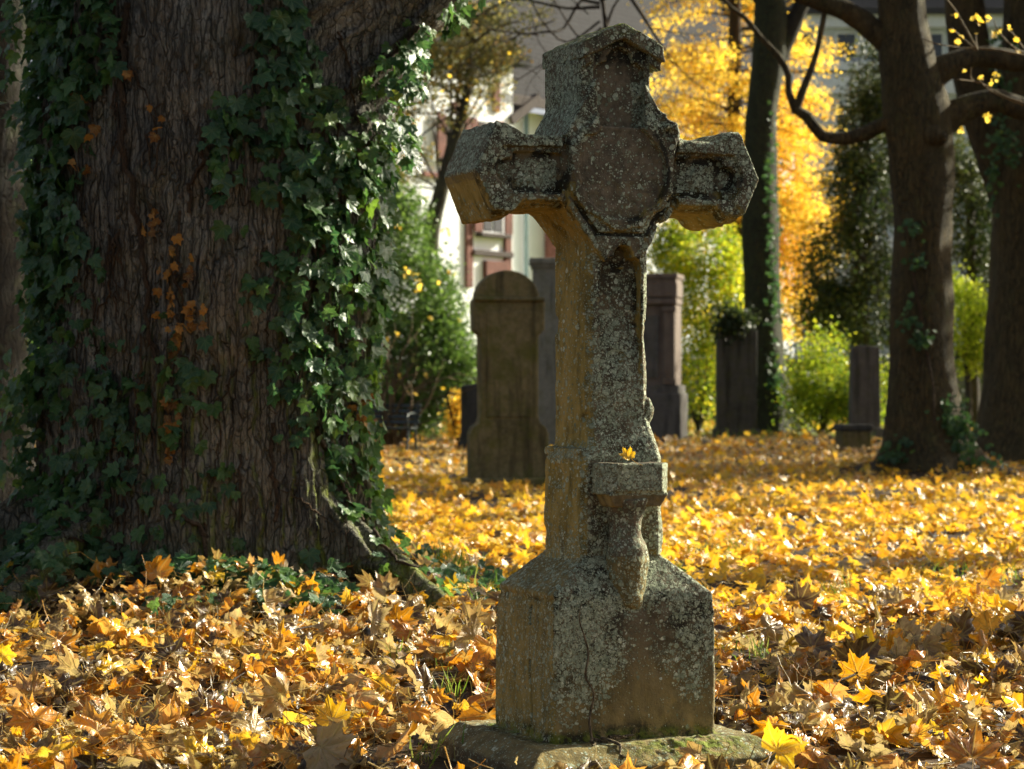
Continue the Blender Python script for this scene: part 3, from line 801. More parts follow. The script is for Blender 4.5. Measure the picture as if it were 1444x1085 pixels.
# dry climbing stem on the pedestal
vb = MB()
pts = [(-.185, -.235, .095), (-.185, -.222, .15), (-.175, -.220, .22), (-.195, -.219, .27), (-.190, -.218, .33), (-.20, -.217, .38), (-.212, -.214, .43), (-.206, -.209, .475)]
pts = [(p[0] + .045, p[1] + .0005, p[2]) for p in pts]
pts = [(p[0] + random.uniform(-.004, .004), p[1], p[2]) for p in pts]
vb.add(*tube(pts, [.0042, .0034, .0030, .0028, .0026, .0022, .0018, .0010], 6, .008, .0009, 90))
for k, (a, b) in enumerate((((-.14, -.235, .097), (-.05, -.27, .10)), ((-.14, -.235, .097), (-.17, -.30, .09)), ((-.12, -.25, .10), (-.09, -.36, .06)), ((-.10, -.255, .103), (-.02, -.25, .103)))):
    m = tuple((p + q) / 2 + random.uniform(-.012, .012) for p, q in zip(a, b))
    m2 = tuple(.3 * p + .7 * q + random.uniform(-.010, .010) for p, q in zip(a, b))
    vb.add(*tube([a, m, m2, b], [.005, .0045, .004, .002], 6, .012, .0012, 70))
st = vb.build('dry_vine', M_tan); st.location = cross.location; st.rotation_euler = cross.rotation_euler
tag(st, 'thin dry vine stem clinging to the front of the cross pedestal', 'vine')
# ------------------------------------------------------------------ the big ivy-clad trunk
def trunk_R(th, z):
    f = np.exp(-np.maximum(z, -.1) / .33)
    lob = np.cos(5 * th + 3.3) * .5 + np.cos(3 * th + 1.6) * .5 + .4 * np.cos(9 * th + 2)
    return .765 + .075 * sstep(.6, 2.4, z) + .24 * f + lob * (.026 + .12 * f)
def trunk(x, y, z):
    dx = x - (TC[0] + .02 * z); dy = y - TC[1]
    th = np.arctan2(dy, dx)
    d = np.hypot(dx, dy) - trunk_R(th, z)
    d = d * .93
    lb = sd_caps(x, y, z, (-1.62, 11.55, 2.15), (.25, 11.2, 3.98), .50, .36)
    d = smin(d, lb, .22)
    for pts, r0, r1 in (([(-.92, 11.05, .52), (-.72, 10.92, .30), (-.52, 10.78, .19), (-.32, 10.62, .08)], .13, .06),
                        ([(-2.0, 10.9, .45), (-2.1, 10.6, .26), (-2.2, 10.3, .10)], .13, .07),
                        ([(-2.3, 11.3, .4), (-2.75, 11.1, .12), (-3.1, 11.0, -.1)], .18, .08),
                        ([(-.8, 11.6, .4), (-.62, 11.75, .15), (-.4, 11.9, -.1)], .14, .07)):
        for i in range(len(pts) - 1):
            k0 = i / (len(pts) - 1); k1 = (i + 1) / (len(pts) - 1)
            d = smin(d, sd_caps(x, y, z, pts[i], pts[i + 1], r0 + (r1 - r0) * k0, r0 + (r1 - r0) * k1), .09)
    return d
def ridge(x, y, z):
    """bark furrows running with the trunk, and along the limb where the limb leaves"""
    dx = x - TC[0]; dy = y - TC[1]
    th = np.arctan2(dy, dx)
    limb = sstep(-.05, .25, (x + 1.05) * .7 + (z - 2.35) * .7) * sstep(-1.2, -.7, x)
    s = th * .85; t = z
    u = np.where(limb > .5, (-(x) * .69 + z * .72), s); v = np.where(limb > .5, (x * .72 + z * .69), t)
    wv = fbm(u * 3, v * 2.0, 0 * u, 31, 3) * .05
    a = vnoise((u + wv) * 19, v * 1.9, 0 * u + 3 * limb, 33); b = vnoise((u + wv) * 40, v * 4.6, 0 * u + 1.5, 34)
    r = (1 - np.abs(a) * 2.1) * .65 + (1 - np.abs(b) * 2) * .35
    c = fbm(u * 80, v * 26, 0 * u, 35, 2)
    return -np.clip(r, -1, 1) + .22 * c
def trunk_fine(x, y, z):
    return -.042 * ridge(x, y, z) - .02 * fbm(x * 2.4, y * 2.4, z * 1.2, 37, 3)
F, lo, h = grid_sdf((-3.35, 9.95, -.12), (.60, 12.6, 3.95), .0135, trunk, trunk_fine, .06)
V, Q = surface_nets(F, lo, h); N = vnormals(V, Q); x, y, z = V.T
del F
TV, TN = V, N
big_tree = empty('ivy_clad_tree', (0, 0, 0), label='huge furrowed ivy-covered tree trunk with a thick limb leaning right', cat='tree')
mossv = 1.4 * np.clip((N[:, 0] * 1.6 - .6), 0, 1) * sstep(1.9, .7, z) + .5 * sstep(.5, .1, z) + .9 * sstep(-.75, -.5, x) * sstep(.6, .4, z)
MB().add(V, Q, ridge=ridge(x, y, z), moss=np.clip(mossv, 0, 1), lichen=sstep(-1.1, -.7, x) * sstep(1.8, 2.4, z)).build('trunk', M_bark, big_tree)
for P, r in (([(-1.45, 11.5, 3.7), (-1.5, 11.6, 5.5), (-1.3, 11.9, 8), (-1.6, 12, 11)], [.80, .7, .5, .25]),
             ([(.05, 11.25, 3.78), (.9, 11.0, 4.6), (2.0, 10.9, 6.0), (3.0, 11.4, 8.5)], [.385, .33, .26, .12]),
             ([(-1.6, 11.6, 5), (-2.8, 12, 6.6), (-4.5, 12.5, 8.5)], [.4, .3, .12])):
    b = MB(); b.add(*tube(P, r, 20, .2, .03, 4)); b.build('limb', M_bark, big_tree)

# ivy
ivyT = [leaf_template(IVY, 2, random.uniform(-.9, .9), .22, .05, k) for k in range(8)]
ivy = empty('ivy', (0, 0, 0), label='dark green glossy ivy climbing over the big trunk and its limb', cat='ivy')
def ivy_density(px, py):
    """how thickly ivy covers the trunk, from what the photograph shows"""
    d = np.zeros(px.shape)
    lb = np.interp(py, [-150, 0, 90, 200, 330, 420, 470, 520, 620, 760, 850], [180, 172, 168, 120, 135, 165, 175, 300, 330, 330, 330])
    d = np.maximum(d, (px < lb) * np.interp(py, [0, 420, 480, 640, 800], [1, 1, .7, .8, .85]) * np.interp(lb - px, [0, 40], [.5, 1]))
    rl = np.interp(py, [-100, 0, 60, 110, 150, 220, 300, 420, 520, 620, 720], [352, 348, 352, 350, 295, 290, 312, 335, 355, 400, 480])
    rr = np.interp(py, [-100, 0, 50, 100, 150, 190, 230, 260], [420, 425, 432, 455, 470, 460, 520, 700])
    d = np.maximum(d, ((px > rl) & (px < rr)) * np.interp(py, [0, 130, 250, 480, 560, 640, 760], [.75, .8, 1, 1, .45, .3, .12]))
    d = np.maximum(d, (px > 455) * (py > 190) * np.interp(py, [190, 240, 560, 700, 780], [.3, 1, 1, .75, .3]))
    d = np.maximum(d, .16 * (px > 200) * (px < 285) * (py > 430))
    return d
pxv = CX + TV[:, 0] / TV[:, 1] * F_PX; pyv = HY - (TV[:, 2] - EYE) / TV[:, 1] * F_PX
den = ivy_density(pxv, pyv)
facing = -(TN[:, 1]) + .25
den = np.where(facing < 0, .55, den)
clump = sstep(-.55, .25, fbm(TV[:, 0] * 3.2, TV[:, 1] * 3.2, TV[:, 2] * 2.2, 77, 2))
den = den * (.25 + .9 * clump) * (TV[:, 2] > .12)
wgt = den / den.sum()
NI = 7200
pick = rng.choice(len(TV), NI, p=wgt)
P = TV[pick]; Nn = TN[pick]
out = rng.uniform(.01, .08, NI)
P = P + Nn * out[:, None] + rng.normal(0, .015, (NI, 3))
nn = Nn + rng.normal(0, .38, (NI, 3)) + np.array([0, -.05, .28])
spin = PI + rng.normal(0, .65, NI)
S = rng.uniform(.036, .082, NI) * np.where(P[:, 2] > 1.6, 1.12, .92)
S = S * np.where(rng.random(NI) < .14, .6, 1.0)
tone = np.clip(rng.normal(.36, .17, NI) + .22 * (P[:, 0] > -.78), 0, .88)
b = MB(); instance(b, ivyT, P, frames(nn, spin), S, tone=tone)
# sprays that hang free of the bark, on the sunny edge and under the limb
hang = []
for hx, hy, hn, hs in ((575, 75, 16, 26), (560, 100, 18, 22), (585, 110, 22, 22), (545, 130, 24, 26), (575, 130, 22, 20), (560, 190, 26, 26), (530, 170, 26, 30), (578, 215, 12, 14), (600, 50, 12, 16),
                       (632, 15, 8, 12), (650, 20, 8, 10), (540, 240, 22, 22), (572, 232, 5, 8), (520, 220, 40, 30), (515, 290, 50, 30), (520, 350, 50, 26), (515, 410, 50, 26), (505, 470, 50, 26),
                       (510, 540, 40, 22), (520, 600, 34, 18), (528, 660, 22, 14), (20, 150, 20, 24), (40, 250, 26, 24), (45, 330, 26, 20), (50, 430, 26, 24), (15, 560, 50, 30), (25, 640, 50, 30), (12, 40, 30, 30)):
    Y = 11.05 if hx > 300 else 11.25
    c = np.array(at(hx, hy, Y))
    hang.append(c + rng.normal(0, 1, (hn, 3)) * np.array([hs * .0017, .09, hs * .0027]) - np.array([.05 * (300 < hx < 560) + .15 * (300 < hx < 560) * (hy > 280), 0, 0]))
H = np.concatenate(hang); nH = len(H)
sgn = np.where(H[:, 0] > -1.3, 1, -1)
nn = np.stack([.75 * sgn, -.55 + 0 * sgn, .30 + 0 * sgn], 1) + rng.normal(0, .45, (nH, 3))
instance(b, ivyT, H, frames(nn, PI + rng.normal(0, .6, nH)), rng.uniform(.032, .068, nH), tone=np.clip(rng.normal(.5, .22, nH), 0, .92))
# ground ivy at the foot
def scatter_px(cx, cy, sx, sy, n):
    pp = np.stack([rng.normal(cx, sx, n), rng.normal(cy, sy, n)], 1)
    return pp
G = []
for cx, cy, sx, sy, n in ((60, 790, 45, 22, 60), (190, 780, 30, 20, 45), (250, 790, 40, 22, 70), (330, 810, 40, 20, 70), (400, 840, 40, 16, 60), (270, 850, 30, 14, 40), (180, 860, 40, 14, 50), (450, 850, 22, 12, 40),
                          (640, 820, 20, 10, 10), (690, 830, 14, 12, 12), (610, 800, 14, 8, 8)):
    pp = scatter_px(cx, cy, sx, sy, n)
    for a, q in pp:
        Y = 10.6 if cx < 500 else 11.6
        for _ in range(14):
            X = (a - CX) * Y / F_PX; zz = float(ground_z(X, Y)); Y2 = (EYE - zz - .03) * F_PX / max(q - HY, 60)
            Y = .5 * Y + .5 * min(max(Y2, 8.5), 12.5)
        G.append((X, Y, zz + random.uniform(.03, .11)))
G = np.array(G); nG = len(G)
nn = np.array([0, -.55, .8]) + rng.normal(0, .35, (nG, 3))
instance(b, ivyT, G, frames(nn, PI + rng.normal(0, .9, nG)), rng.uniform(.040, .080, nG), tone=np.clip(rng.normal(.40, .2, nG), 0, .88))
b.build('foliage', M_ivy, ivy)
# dead orange ivy leaves in the middle of the trunk
D = []
for cx, cy, sx, sy, n in ((255, 350, 8, 12, 7), (258, 385, 9, 10, 6), (252, 415, 10, 14, 14), (262, 450, 12, 16, 18), (245, 475, 8, 10, 10), (212, 325, 5, 5, 4), (215, 300, 5, 5, 3), (222, 190, 4, 4, 2), (192, 100, 4, 4, 2),
                          (240, 600, 6, 16, 12), (235, 640, 5, 8, 6), (108, 138, 5, 5, 2), (120, 235, 6, 6, 4), (228, 158, 4, 4, 2), (510, 560, 7, 16, 12), (525, 600, 5, 10, 5), (530, 640, 5, 12, 6), (125, 185, 5, 5, 3)):
    for k in range(n):
        a, q = random.gauss(cx, sx), random.gauss(cy, sy)
        m = (np.abs(pxv - a) < 6) & (np.abs(pyv - q) < 6) & (TN[:, 1] < .1)
        w_ = np.nonzero(m)[0]
        if len(w_): D.append(w_[np.argmin(TV[w_, 1])])
D = np.array(D); nD = len(D)
b = MB(); instance(b, ivyT, TV[D] + TN[D] * .04, frames(TN[D] + rng.normal(0, .5, (nD, 3)), PI + rng.normal(0, 1, nD)), rng.uniform(.025, .045, nD), tone=rng.random(nD))
b.build('withered_foliage', M_ivyold, ivy)
# climbing stems: walk on the trunk surface
front_i = np.nonzero(TN[:, 1] < .2)[0]
fpx, fpy = pxv[front_i], pyv[front_i]
def surf(a, q):
    m = np.nonzero((np.abs(fpx - a) < 5) & (np.abs(fpy - q) < 5))[0]
    if not len(m): return None
    i = front_i[m[np.argmin(TV[front_i[m], 1])]]
    return TV[i] + TN[i] * .012
def stem(pts, r0, r1):
    P = []
    for i in range(len(pts) - 1):
        for t in np.linspace(0, 1, 7)[:-1]:
            a = pts[i][0] * (1 - t) + pts[i + 1][0] * t + random.gauss(0, .9); q = pts[i][1] * (1 - t) + pts[i + 1][1] * t
            s = surf(a, q)
            if s is not None: P.append(s)
    if len(P) > 4:
        vs = MB(); vs.add(*tube(P, np.linspace(r0, r1, len(P)), 6, .03, .002, 40)); vs.build('climbing_stem', M_vine, ivy)
for pts, r0, r1 in (([(178, 0), (172, 60), (172, 140), (176, 220), (190, 290), (200, 350), (205, 420), (212, 470), (222, 520)], .018, .010),
                    ([(158, 0), (158, 50), (170, 80)], .006, .006), ([(228, 150), (210, 195), (210, 250)], .005, .005),
                    ([(215, 290), (213, 320), (220, 350)], .006, .005), ([(258, 300), (256, 350), (254, 400), (262, 440), (248, 480), (240, 540), (238, 600), (236, 660)], .007, .005), ([(192, 90), (200, 120), (215, 170), (222, 200), (214, 260)], .005, .004), ([(282, 180), (285, 230), (268, 270), (265, 300)], .012, .009), ([(450, 280), (455, 350), (450, 420)], .02, .014),
                    ([(520, 200), (490, 225), (470, 260), (450, 300), (445, 370)], .022, .012), ([(590, 40), (560, 75), (530, 110), (505, 140)], .014, .008),
                    ([(255, 560), (262, 640), (258, 700)], .007, .006), ([(385, 600), (384, 660), (390, 710), (385, 740)], .012, .010), ([(445, 600), (470, 650), (490, 700), (520, 740)], .013, .008),
                    ([(85, 590), (82, 640), (70, 700), (66, 740)], .008, .006), ([(160, 620), (180, 660), (180, 690)], .008, .005), ([(200, 470), (205, 520), (190, 560)], .006, .005),
                    ([(235, 710), (275, 735), (300, 760)], .012, .010), ([(340, 640), (337, 700), (335, 750)], .008, .006), ([(395, 690), (430, 705), (465, 735)], .004, .003),
                    ([(520, 700), (535, 760), (560, 790), (600, 800)], .010, .006), ([(100, 760), (130, 760), (165, 765)], .006, .006)): stem(pts, r0, r1)
for k in range(70):
    a = random.choice([random.uniform(20, 180), random.uniform(300, 520), random.uniform(20, 320)]); q = random.uniform(0, 720) if a < 180 or a > 320 else random.uniform(440, 740)
    n = random.randint(2, 4); pts = [(a, q)]
    for _ in range(n): pts.append((pts[-1][0] + random.gauss(0, 7), pts[-1][1] + random.uniform(25, 50)))
    stem(pts, random.uniform(.003, .008), .003)

# ------------------------------------------------------------------ leaf litter
def litter(mb, n, y0, y1, temps, smin_, smax_, tilt, zmax, spread=1.3, power=1.0, mid=None):
    u = rng.random(n)
    Y = (y0 ** 2 + u * (y1 ** 2 - y0 ** 2)) ** .5
    X = rng.uniform(-1, 1, n) * (.235 * Y + .8) * spread
    keep = np.ones(n, bool)
    lx = (X - .2616) * math.cos(TH) + (Y - 6.796) * math.sin(TH); ly = -(X - .2616) * math.sin(TH) + (Y - 6.796) * math.cos(TH)
    keep &= ~((np.abs(lx) < .45) & (np.abs(ly) < .43))
    keep &= ~((np.abs(lx + .08) < .66) & (np.abs(ly + .1) < .62) & (rng.random(n) < .72))
    keep &= np.hypot(X - TC[0], Y - TC[1]) > 1.0
    keep &= (np.hypot(X - TC[0], Y - TC[1]) > 1.35) | (rng.random(n) < .45)
    keep &= (fbm(X * 2.6, Y * 2.0, 0 * X, 131, 2) > -.22) | (rng.random(n) < .26)
    X, Y = X[keep], Y[keep]; m = len(X)
    Z = ground_z(X, Y) + rng.random(m) ** 1.6 * zmax + .006
    pch = fbm(X * 1.1, Y * .8, 0 * X, 101, 3)
    nn = np.stack([rng.normal(0, tilt, m), rng.normal(0, tilt, m), np.ones(m)], 1)
    up = rng.random(m) < .16
    nn[up] = rng.normal(0, 1, (up.sum(), 3)) + np.array([0, -.5, .25])
    S = rng.uniform(smin_, smax_, m) * np.where(rng.random(m) < .28, .5, 1)
    Z = Z + up * S * .45
    # brown and dry near the tree and in front, fresh yellow further away
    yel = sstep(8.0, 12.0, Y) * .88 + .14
    yel = yel - .72 * sstep(26, 32, Y) + .4 * sstep(47, 51, Y)  # shaded band of the far middle ground put into browner leaf tones
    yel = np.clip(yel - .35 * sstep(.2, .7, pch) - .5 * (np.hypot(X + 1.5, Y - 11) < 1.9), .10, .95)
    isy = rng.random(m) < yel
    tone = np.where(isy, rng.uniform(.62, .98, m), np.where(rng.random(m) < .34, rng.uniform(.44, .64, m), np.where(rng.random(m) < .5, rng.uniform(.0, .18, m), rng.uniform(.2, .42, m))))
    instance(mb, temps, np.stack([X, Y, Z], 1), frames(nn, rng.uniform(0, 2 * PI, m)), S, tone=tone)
near_t = [leaf_template(MAPLE, 4, random.choice([-1, 1]) * random.uniform(.7, 3.0), random.uniform(-.4, .45), random.uniform(.07, .17), k, petiole=True) for k in range(26)]
mid_t = [leaf_template(MAPLE2, 2, random.choice([-1, 1]) * random.uniform(.2, 1.6), random.uniform(-.25, .35), random.uniform(.03, .08), 50 + k) for k in range(16)]
far_t = [leaf_template(MAPLE3, 1, random.choice([-1, 1]) * random.uniform(.2, 1.5), random.uniform(-.3, .4), .05, 90 + k) for k in range(10)]
mb = MB()
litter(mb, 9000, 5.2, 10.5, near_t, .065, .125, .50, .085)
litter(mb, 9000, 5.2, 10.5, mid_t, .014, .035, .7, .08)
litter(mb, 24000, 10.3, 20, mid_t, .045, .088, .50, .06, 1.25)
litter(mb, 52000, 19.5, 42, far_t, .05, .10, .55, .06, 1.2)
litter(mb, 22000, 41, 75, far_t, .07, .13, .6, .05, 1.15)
stT = []
for k in range(6):
    tv, tf = tube([(0, -.5, 0), (random.uniform(-.1, .1), -.15, random.uniform(0, .12)), (random.uniform(-.15, .15), .2, random.uniform(0, .15)), (0, .5, random.uniform(0, .2))], [.010, .009, .008, .012], 3)
    stT.append((tv.astype(np.float32), tf, None))
n = 1500; Ys = (5.2 ** 2 + rng.random(n) * (12.5 ** 2 - 5.2 ** 2)) ** .5; Xs = rng.uniform(-1, 1, n) * (.235 * Ys + .8)
kk = (np.hypot(Xs - .26, Ys - 6.8) > .6) & (np.hypot(Xs - TC[0], Ys - TC[1]) > 1.3); Xs, Ys = Xs[kk], Ys[kk]; n = len(Xs)
nn = np.stack([rng.normal(0, .35, n), rng.normal(0, .35, n), np.ones(n)], 1)
instance(mb, stT, np.stack([Xs, Ys, ground_z(Xs, Ys) + rng.uniform(.05, .10, n)], 1), frames(nn, rng.uniform(0, 6.28, n)), rng.uniform(.06, .20, n), tone=rng.uniform(.2, .42, n))
o = mb.build('leaf_litter', M_litter); tag(o, 'carpet of fallen yellow and brown maple leaves over the ground', 'leaf litter', kind='stuff')

# single leaves that catch the eye
def lone(name, label, px, py, Y, zoff, tone, size, nrm, spin, curl, k, absz=None):
    T = leaf_template(MAPLE, 5, curl, .15, .06, k, petiole=True)
    X = (px - CX) * Y / F_PX; zz = absz if absz is not None else float(ground_z(X, Y)) + zoff
    m = MB(); M = frames(np.array([nrm], float), np.array([float(spin)]))
    instance(m, [T], np.zeros((1, 3)), M, np.array([size]), tone=np.array([tone]))
    o = m.build(name, M_litter); o.location = (X, Y, zz)
    return tag(o, label, 'leaf')
lone('fallen_leaf', 'small yellow leaf lying on the stone shelf of the cross', 887, 648, 6.53, 0, .84, .036, (.3, -.75, .5), .5, 1.2, 1, absz=.882)
lone('fallen_leaf', 'curled pale brown leaf resting on the front edge of the plinth', 985, 1076, 6.36, 0, .30, .075, (.1, -.6, .8), 1.9, 1.5, 2, absz=.075)
lone('fallen_leaf', 'big orange leaf with a green tinge lying flat at the bottom left corner', 185, 1062, 6.85, .075, .64, .088, (.1, -.45, 1), 1.4, .4, 3)
lone('fallen_leaf', 'bright yellow leaf standing upright at the bottom, left of the plinth', 470, 1020, 7.1, .09, .86, .085, (.15, -.8, .45), .2, .6, 4)
lone('fallen_leaf', 'tall pale curled leaf standing in sunlight, far left foreground', 100, 960, 8.1, .10, .30, .10, (-.5, -.6, .3), .4, 1.6, 5)
lone('fallen_leaf', 'upright crumpled golden leaf at the edge of the tree shadow', 222, 870, 10.2, .12, .50, .11, (.3, -.7, .2), .1, 1.5, 6)
lone('fallen_leaf', 'orange leaf standing on end just left of the cross pedestal', 560, 910, 9.2, .11, .60, .11, (.4, -.8, .3), -.7, 1.0, 7)
lone('fallen_leaf', 'pointed orange leaf lit from behind, right foreground beyond the plinth', 1210, 975, 8.0, .08, .63, .095, (-.3, -.9, .2), .3, .9, 8)
lone('fallen_leaf', 'golden leaf with spread lobes at the lower right of the frame', 1335, 1030, 7.25, .07, .74, .10, (.2, -.7, .6), .9, .5, 9)
lone('fallen_leaf', 'dry grey brown cupped leaf on the ground right of the pedestal', 1085, 1015, 7.5, .05, .16, .095, (-.1, -.4, 1), 2.2, -1.6, 10)
lone('fallen_leaf', 'large tan leaf propped on a mossy root at the right foot of the tree', 545, 862, 10.35, .10, .28, .10, (.1, -.8, .5), .5, .8, 12)

# twigs lying in the leaves
for k, (x0, y0, x1, y1, lab) in enumerate(((270, 1035, 350, 985, 'thin dark twig lying among leaves at lower left'), (1180, 1000, 1240, 975, 'thin pale twig lying in shade right of the plinth'),
                                           (395, 940, 500, 915, 'slender twig across the leaves between tree and cross'), (600, 938, 690, 934, 'short brown twig left of the pedestal base'))):
    a = at(x0, y0, gy(y0)); c = at(x1, y1, gy(y1))
    mid = [(a[i] * (1 - t) + c[i] * t + random.gauss(0, .01)) for t in (.33,) for i in range(3)], [(a[i] * (1 - t) + c[i] * t + random.gauss(0, .01)) for t in (.7,) for i in range(3)]
    P = [a, mid[0], mid[1], c]; P = [(p[0], p[1], float(ground_z(p[0], p[1])) + .085) for p in P]
    m = MB(); m.add(*tube(P, [.004, .0035, .003, .0015], 6, .03, .001, 50)); o = m.build('fallen_twig', M_twig); tag(o, lab, 'twig')

# grass tufts showing through
gb = MB()
blade = (np.array([(-.5, 0, 0), (.5, 0, 0), (.38, .02, .5), (-.38, .02, .5), (.0, .12, 1)], float) * np.array([.05, 1, 1]), np.array([(0, 1, 2), (0, 2, 3), (3, 2, 4)]), None)
blade2 = (np.array([(-.5, 0, 0), (.5, 0, 0), (.38, .12, .5), (-.38, .12, .5), (.0, .5, .85)], float) * np.array([.05, 1, 1]), np.array([(0, 1, 2), (0, 2, 3), (3, 2, 4)]), None)
tufts = []
for px, py, n, s in ((680, 870, 90, .10), (640, 850, 60, .08), (660, 830, 60, .06), (625, 845, 60, .06), (660, 965, 40, .05), (1005, 795, 60, .06), (1050, 790, 30, .05), (1070, 935, 40, .05), (1130, 930, 50, .06), (1320, 820, 50, .07), (640, 1000, 30, .04),
                     (1420, 830, 40, .06), (1180, 850, 30, .05), (575, 950, 30, .04), (330, 1010, 20, .04), (950, 820, 30, .05), (610, 1075, 26, .05)):
    Y = gy(py); X = (px - CX) * Y / F_PX
    tufts.append(np.stack([rng.normal(X, s, n), rng.normal(Y, s * 2, n), np.zeros(n)], 1))
n = 9000; Yr = rng.uniform(48, 78, n); tufts.append(np.stack([rng.uniform(-1, 1, n) * .26 * Yr, Yr, 0 * Yr], 1))
T = np.concatenate(tufts); T[:, 2] = ground_z(T[:, 0], T[:, 1]) + .02
nearm = T[:, 1] < 30
nn = np.stack([rng.normal(0, .35, len(T)), rng.normal(0, .35, len(T)), np.ones(len(T))], 1)
instance(gb, [blade, blade2], T, frames(nn, rng.uniform(0, 6.28, len(T))), np.where(nearm, rng.uniform(.05, .13, len(T)), rng.uniform(.12, .26, len(T))), tone=rng.uniform(0, 1, len(T)))
tag(gb.build('grass', M_grass), 'sparse green grass blades between the fallen leaves', 'grass', kind='stuff')
# ------------------------------------------------------------------ other trees
def trunk_part(root, name, P, Rr, mat, seg=28, step=.12, rough=.03, rs=5, flare=None, **at_):
    m = MB(); V, F = tube(P, Rr, seg, step, rough, rs, random.randint(0, 99))
    if flare:
        c = np.array(P[0]); a, k = flare
        th = np.arctan2(V[:, 1] - c[1], V[:, 0] - c[0]); f = np.exp(-np.maximum(V[:, 2], 0) / k)
        V[:, 0] += np.cos(th) * f * a * (.6 + .6 * np.cos(5 * th + 1) * .5 + .3 * np.cos(3 * th)); V[:, 1] += np.sin(th) * f * a * (.6 + .3 * np.cos(5 * th + 1))
    m.add(V, F, **at_)
    return m.build(name, mat, root)
def branch_rec(m, p, d, L, r, depth, tips, bend=.35, split=3, droop=0.0, rmin=.006):
    n = 4; P = [np.array(p, float)]; d = np.array(d, float); d /= np.linalg.norm(d)
    for i in range(n):
        d = d + rng.normal(0, bend * .35, 3) + np.array([0, 0, -droop]); d /= np.linalg.norm(d)
        P.append(P[-1] + d * L / n)
    m.add(*tube(P, np.linspace(r, r * .55, n + 1), 8 if r > .05 else (5 if r > .015 else 3), None))
    if depth == 0 or r * .6 < rmin:
        tips.extend(P[2:]); return
    for k in range(split):
        i = random.randint(1, n) if k else n
        nd = d + rng.normal(0, .65, 3)
        branch_rec(m, P[i], nd, L * random.uniform(.55, .8), r * .55 * random.uniform(.8, 1.1), depth - 1, tips, bend, split, droop, rmin)
quad_leaf = (np.array([(0, -.5, 0), (.36, -.05, .08), (0, .6, 0), (-.36, -.05, .08)], float), np.array([(0, 1, 2, 3)]), None)
quad_leaf2 = (np.array([(0, -.5, 0), (.30, .0, -.1), (0, .55, .12), (-.30, .0, -.1)], float), np.array([(0, 1, 2, 3)]), None)
needle = (np.array([(0, -.6, 0), (.10, 0, .04), (0, .7, 0), (-.10, 0, .04)], float), np.array([(0, 1, 2, 3)]), None)
def cloud(m, pts, n, sig, size, temps=(quad_leaf, quad_leaf2), tone=(0, 1), nb=(0, 0, .3), flat=1.0, tv=.3):
    pts = np.asarray(pts, float); i = rng.integers(0, len(pts), n)
    ct = rng.uniform(-tv, tv, len(pts))
    P = pts[i] + rng.normal(0, sig, (n, 3)) * np.array([1, 1, flat])
    nn = rng.normal(0, 1, (n, 3)) + np.array(nb)
    t = np.clip(rng.uniform(tone[0], tone[1], n) + ct[i], 0, 1)
    instance(m, list(temps), P, frames(nn, rng.uniform(0, 6.28, n)), rng.uniform(size * .6, size * 1.3, n), tone=t)

# right-hand brown tree with the crooked low branch
Y = 27.6
def A(px, py, dy=0.0, YY=None):
    return at(px, py, (YY or Y) + dy)
t2 = empty('broadleaf_tree', label='brown tree with a crooked low branch reaching left and burls on its trunk', cat='tree')
trunk_part(t2, 'trunk', [A(1305, 690), A(1304, 640), A(1302, 560), A(1300, 480), A(1300, 380), A(1303, 300), A(1302, 230), A(1293, 160), A(1280, 90), A(1272, 20), A(1268, -80), A(1255, -300), A(1240, -600)],
           [.56, .50, .41, .37, .34, .345, .385, .40, .34, .29, .27, .22, .1], M_bark2, 40, .08, .03, 4, (.42, .28), ridge=.2, moss=.1)
def limb(root, P, Rr, mat=M_bark2, seg=14, step=.1, rough=.015, name='limb'):
    m = MB(); m.add(*tube(P, Rr, seg, step, rough, 8)); return m.build(name, mat, root)
limb(t2, [A(1300, 215), A(1262, 175), A(1215, 190), A(1180, 196), A(1160, 193), A(1138, 165), A(1118, 152)], [.20, .10, .085, .080, .078, .070, .060])
limb(t2, [A(1122, 155), A(1112, 130), A(1112, 108), A(1098, 80), A(1070, 50), A(1050, 25), A(1020, 0), A(980, -60)], [.055, .045, .042, .036, .032, .026, .022, .012], seg=8, rough=.004)
limb(t2, [A(1122, 155), A(1132, 128), A(1145, 95), A(1155, 60), A(1163, 15), A(1168, -40)], [.055, .046, .040, .034, .03, .022], seg=8, rough=.004)
limb(t2, [A(1285, 85), A(1240, 50), A(1205, 22), A(1160, 3), A(1100, -20), A(1000, -70), A(900, -100)], [.20, .15, .125, .11, .10, .07, .03])
limb(t2, [A(1300, 200), A(1335, 168), A(1375, 148), A(1410, 143), A(1450, 155), A(1560, 150), A(1700, 60)], [.24, .19, .15, .14, .14, .10, .05])
limb(t2, [A(1290, 130), A(1325, 100), A(1380, 80), A(1450, 85), A(1560, 50), A(1700, -60)], [.24, .17, .13, .13, .09, .04])
m = MB(); tips = []
for px, py, dx, dz in ((1268, -60, -.6, 1), (1262, -200, .5, 1), (1255, -320, -.7, .8), (1250, -420, .6, 1), (1100, -20, -.6, .8), (1450, 150, 1, .5), (1450, 85, .9, .8), (1163, 0, -.1, 1), (1000, -70, -.8, .5)):
    branch_rec(m, A(px, py), (dx, random.uniform(-.6, .6), dz), 2.6, .09, 3, tips)
m.build('upper_branches', M_bark2, t2)
m = MB(); cloud(m, [p for p in tips if p[2] > 6], 500, .22, .09, tone=(.3, 1)); m.build('crown', M_gold, t2)
m = MB()
for px, py in ((1318, 183),): m.add(*tube([A(px - 8, py + 12, -.24), A(px, py + 6, -.40), A(px + 2, py + 2, -.47)], [.14, .12, .004], 12, .03, .01, 20))
for px, py in ((1325, 195),): m.add(*tube([A(px, py, -.2), A(px + 4, py - 2, -.42), A(px + 6, py - 4, -.47)], [.10, .075, .004], 12, .03, .01, 20))
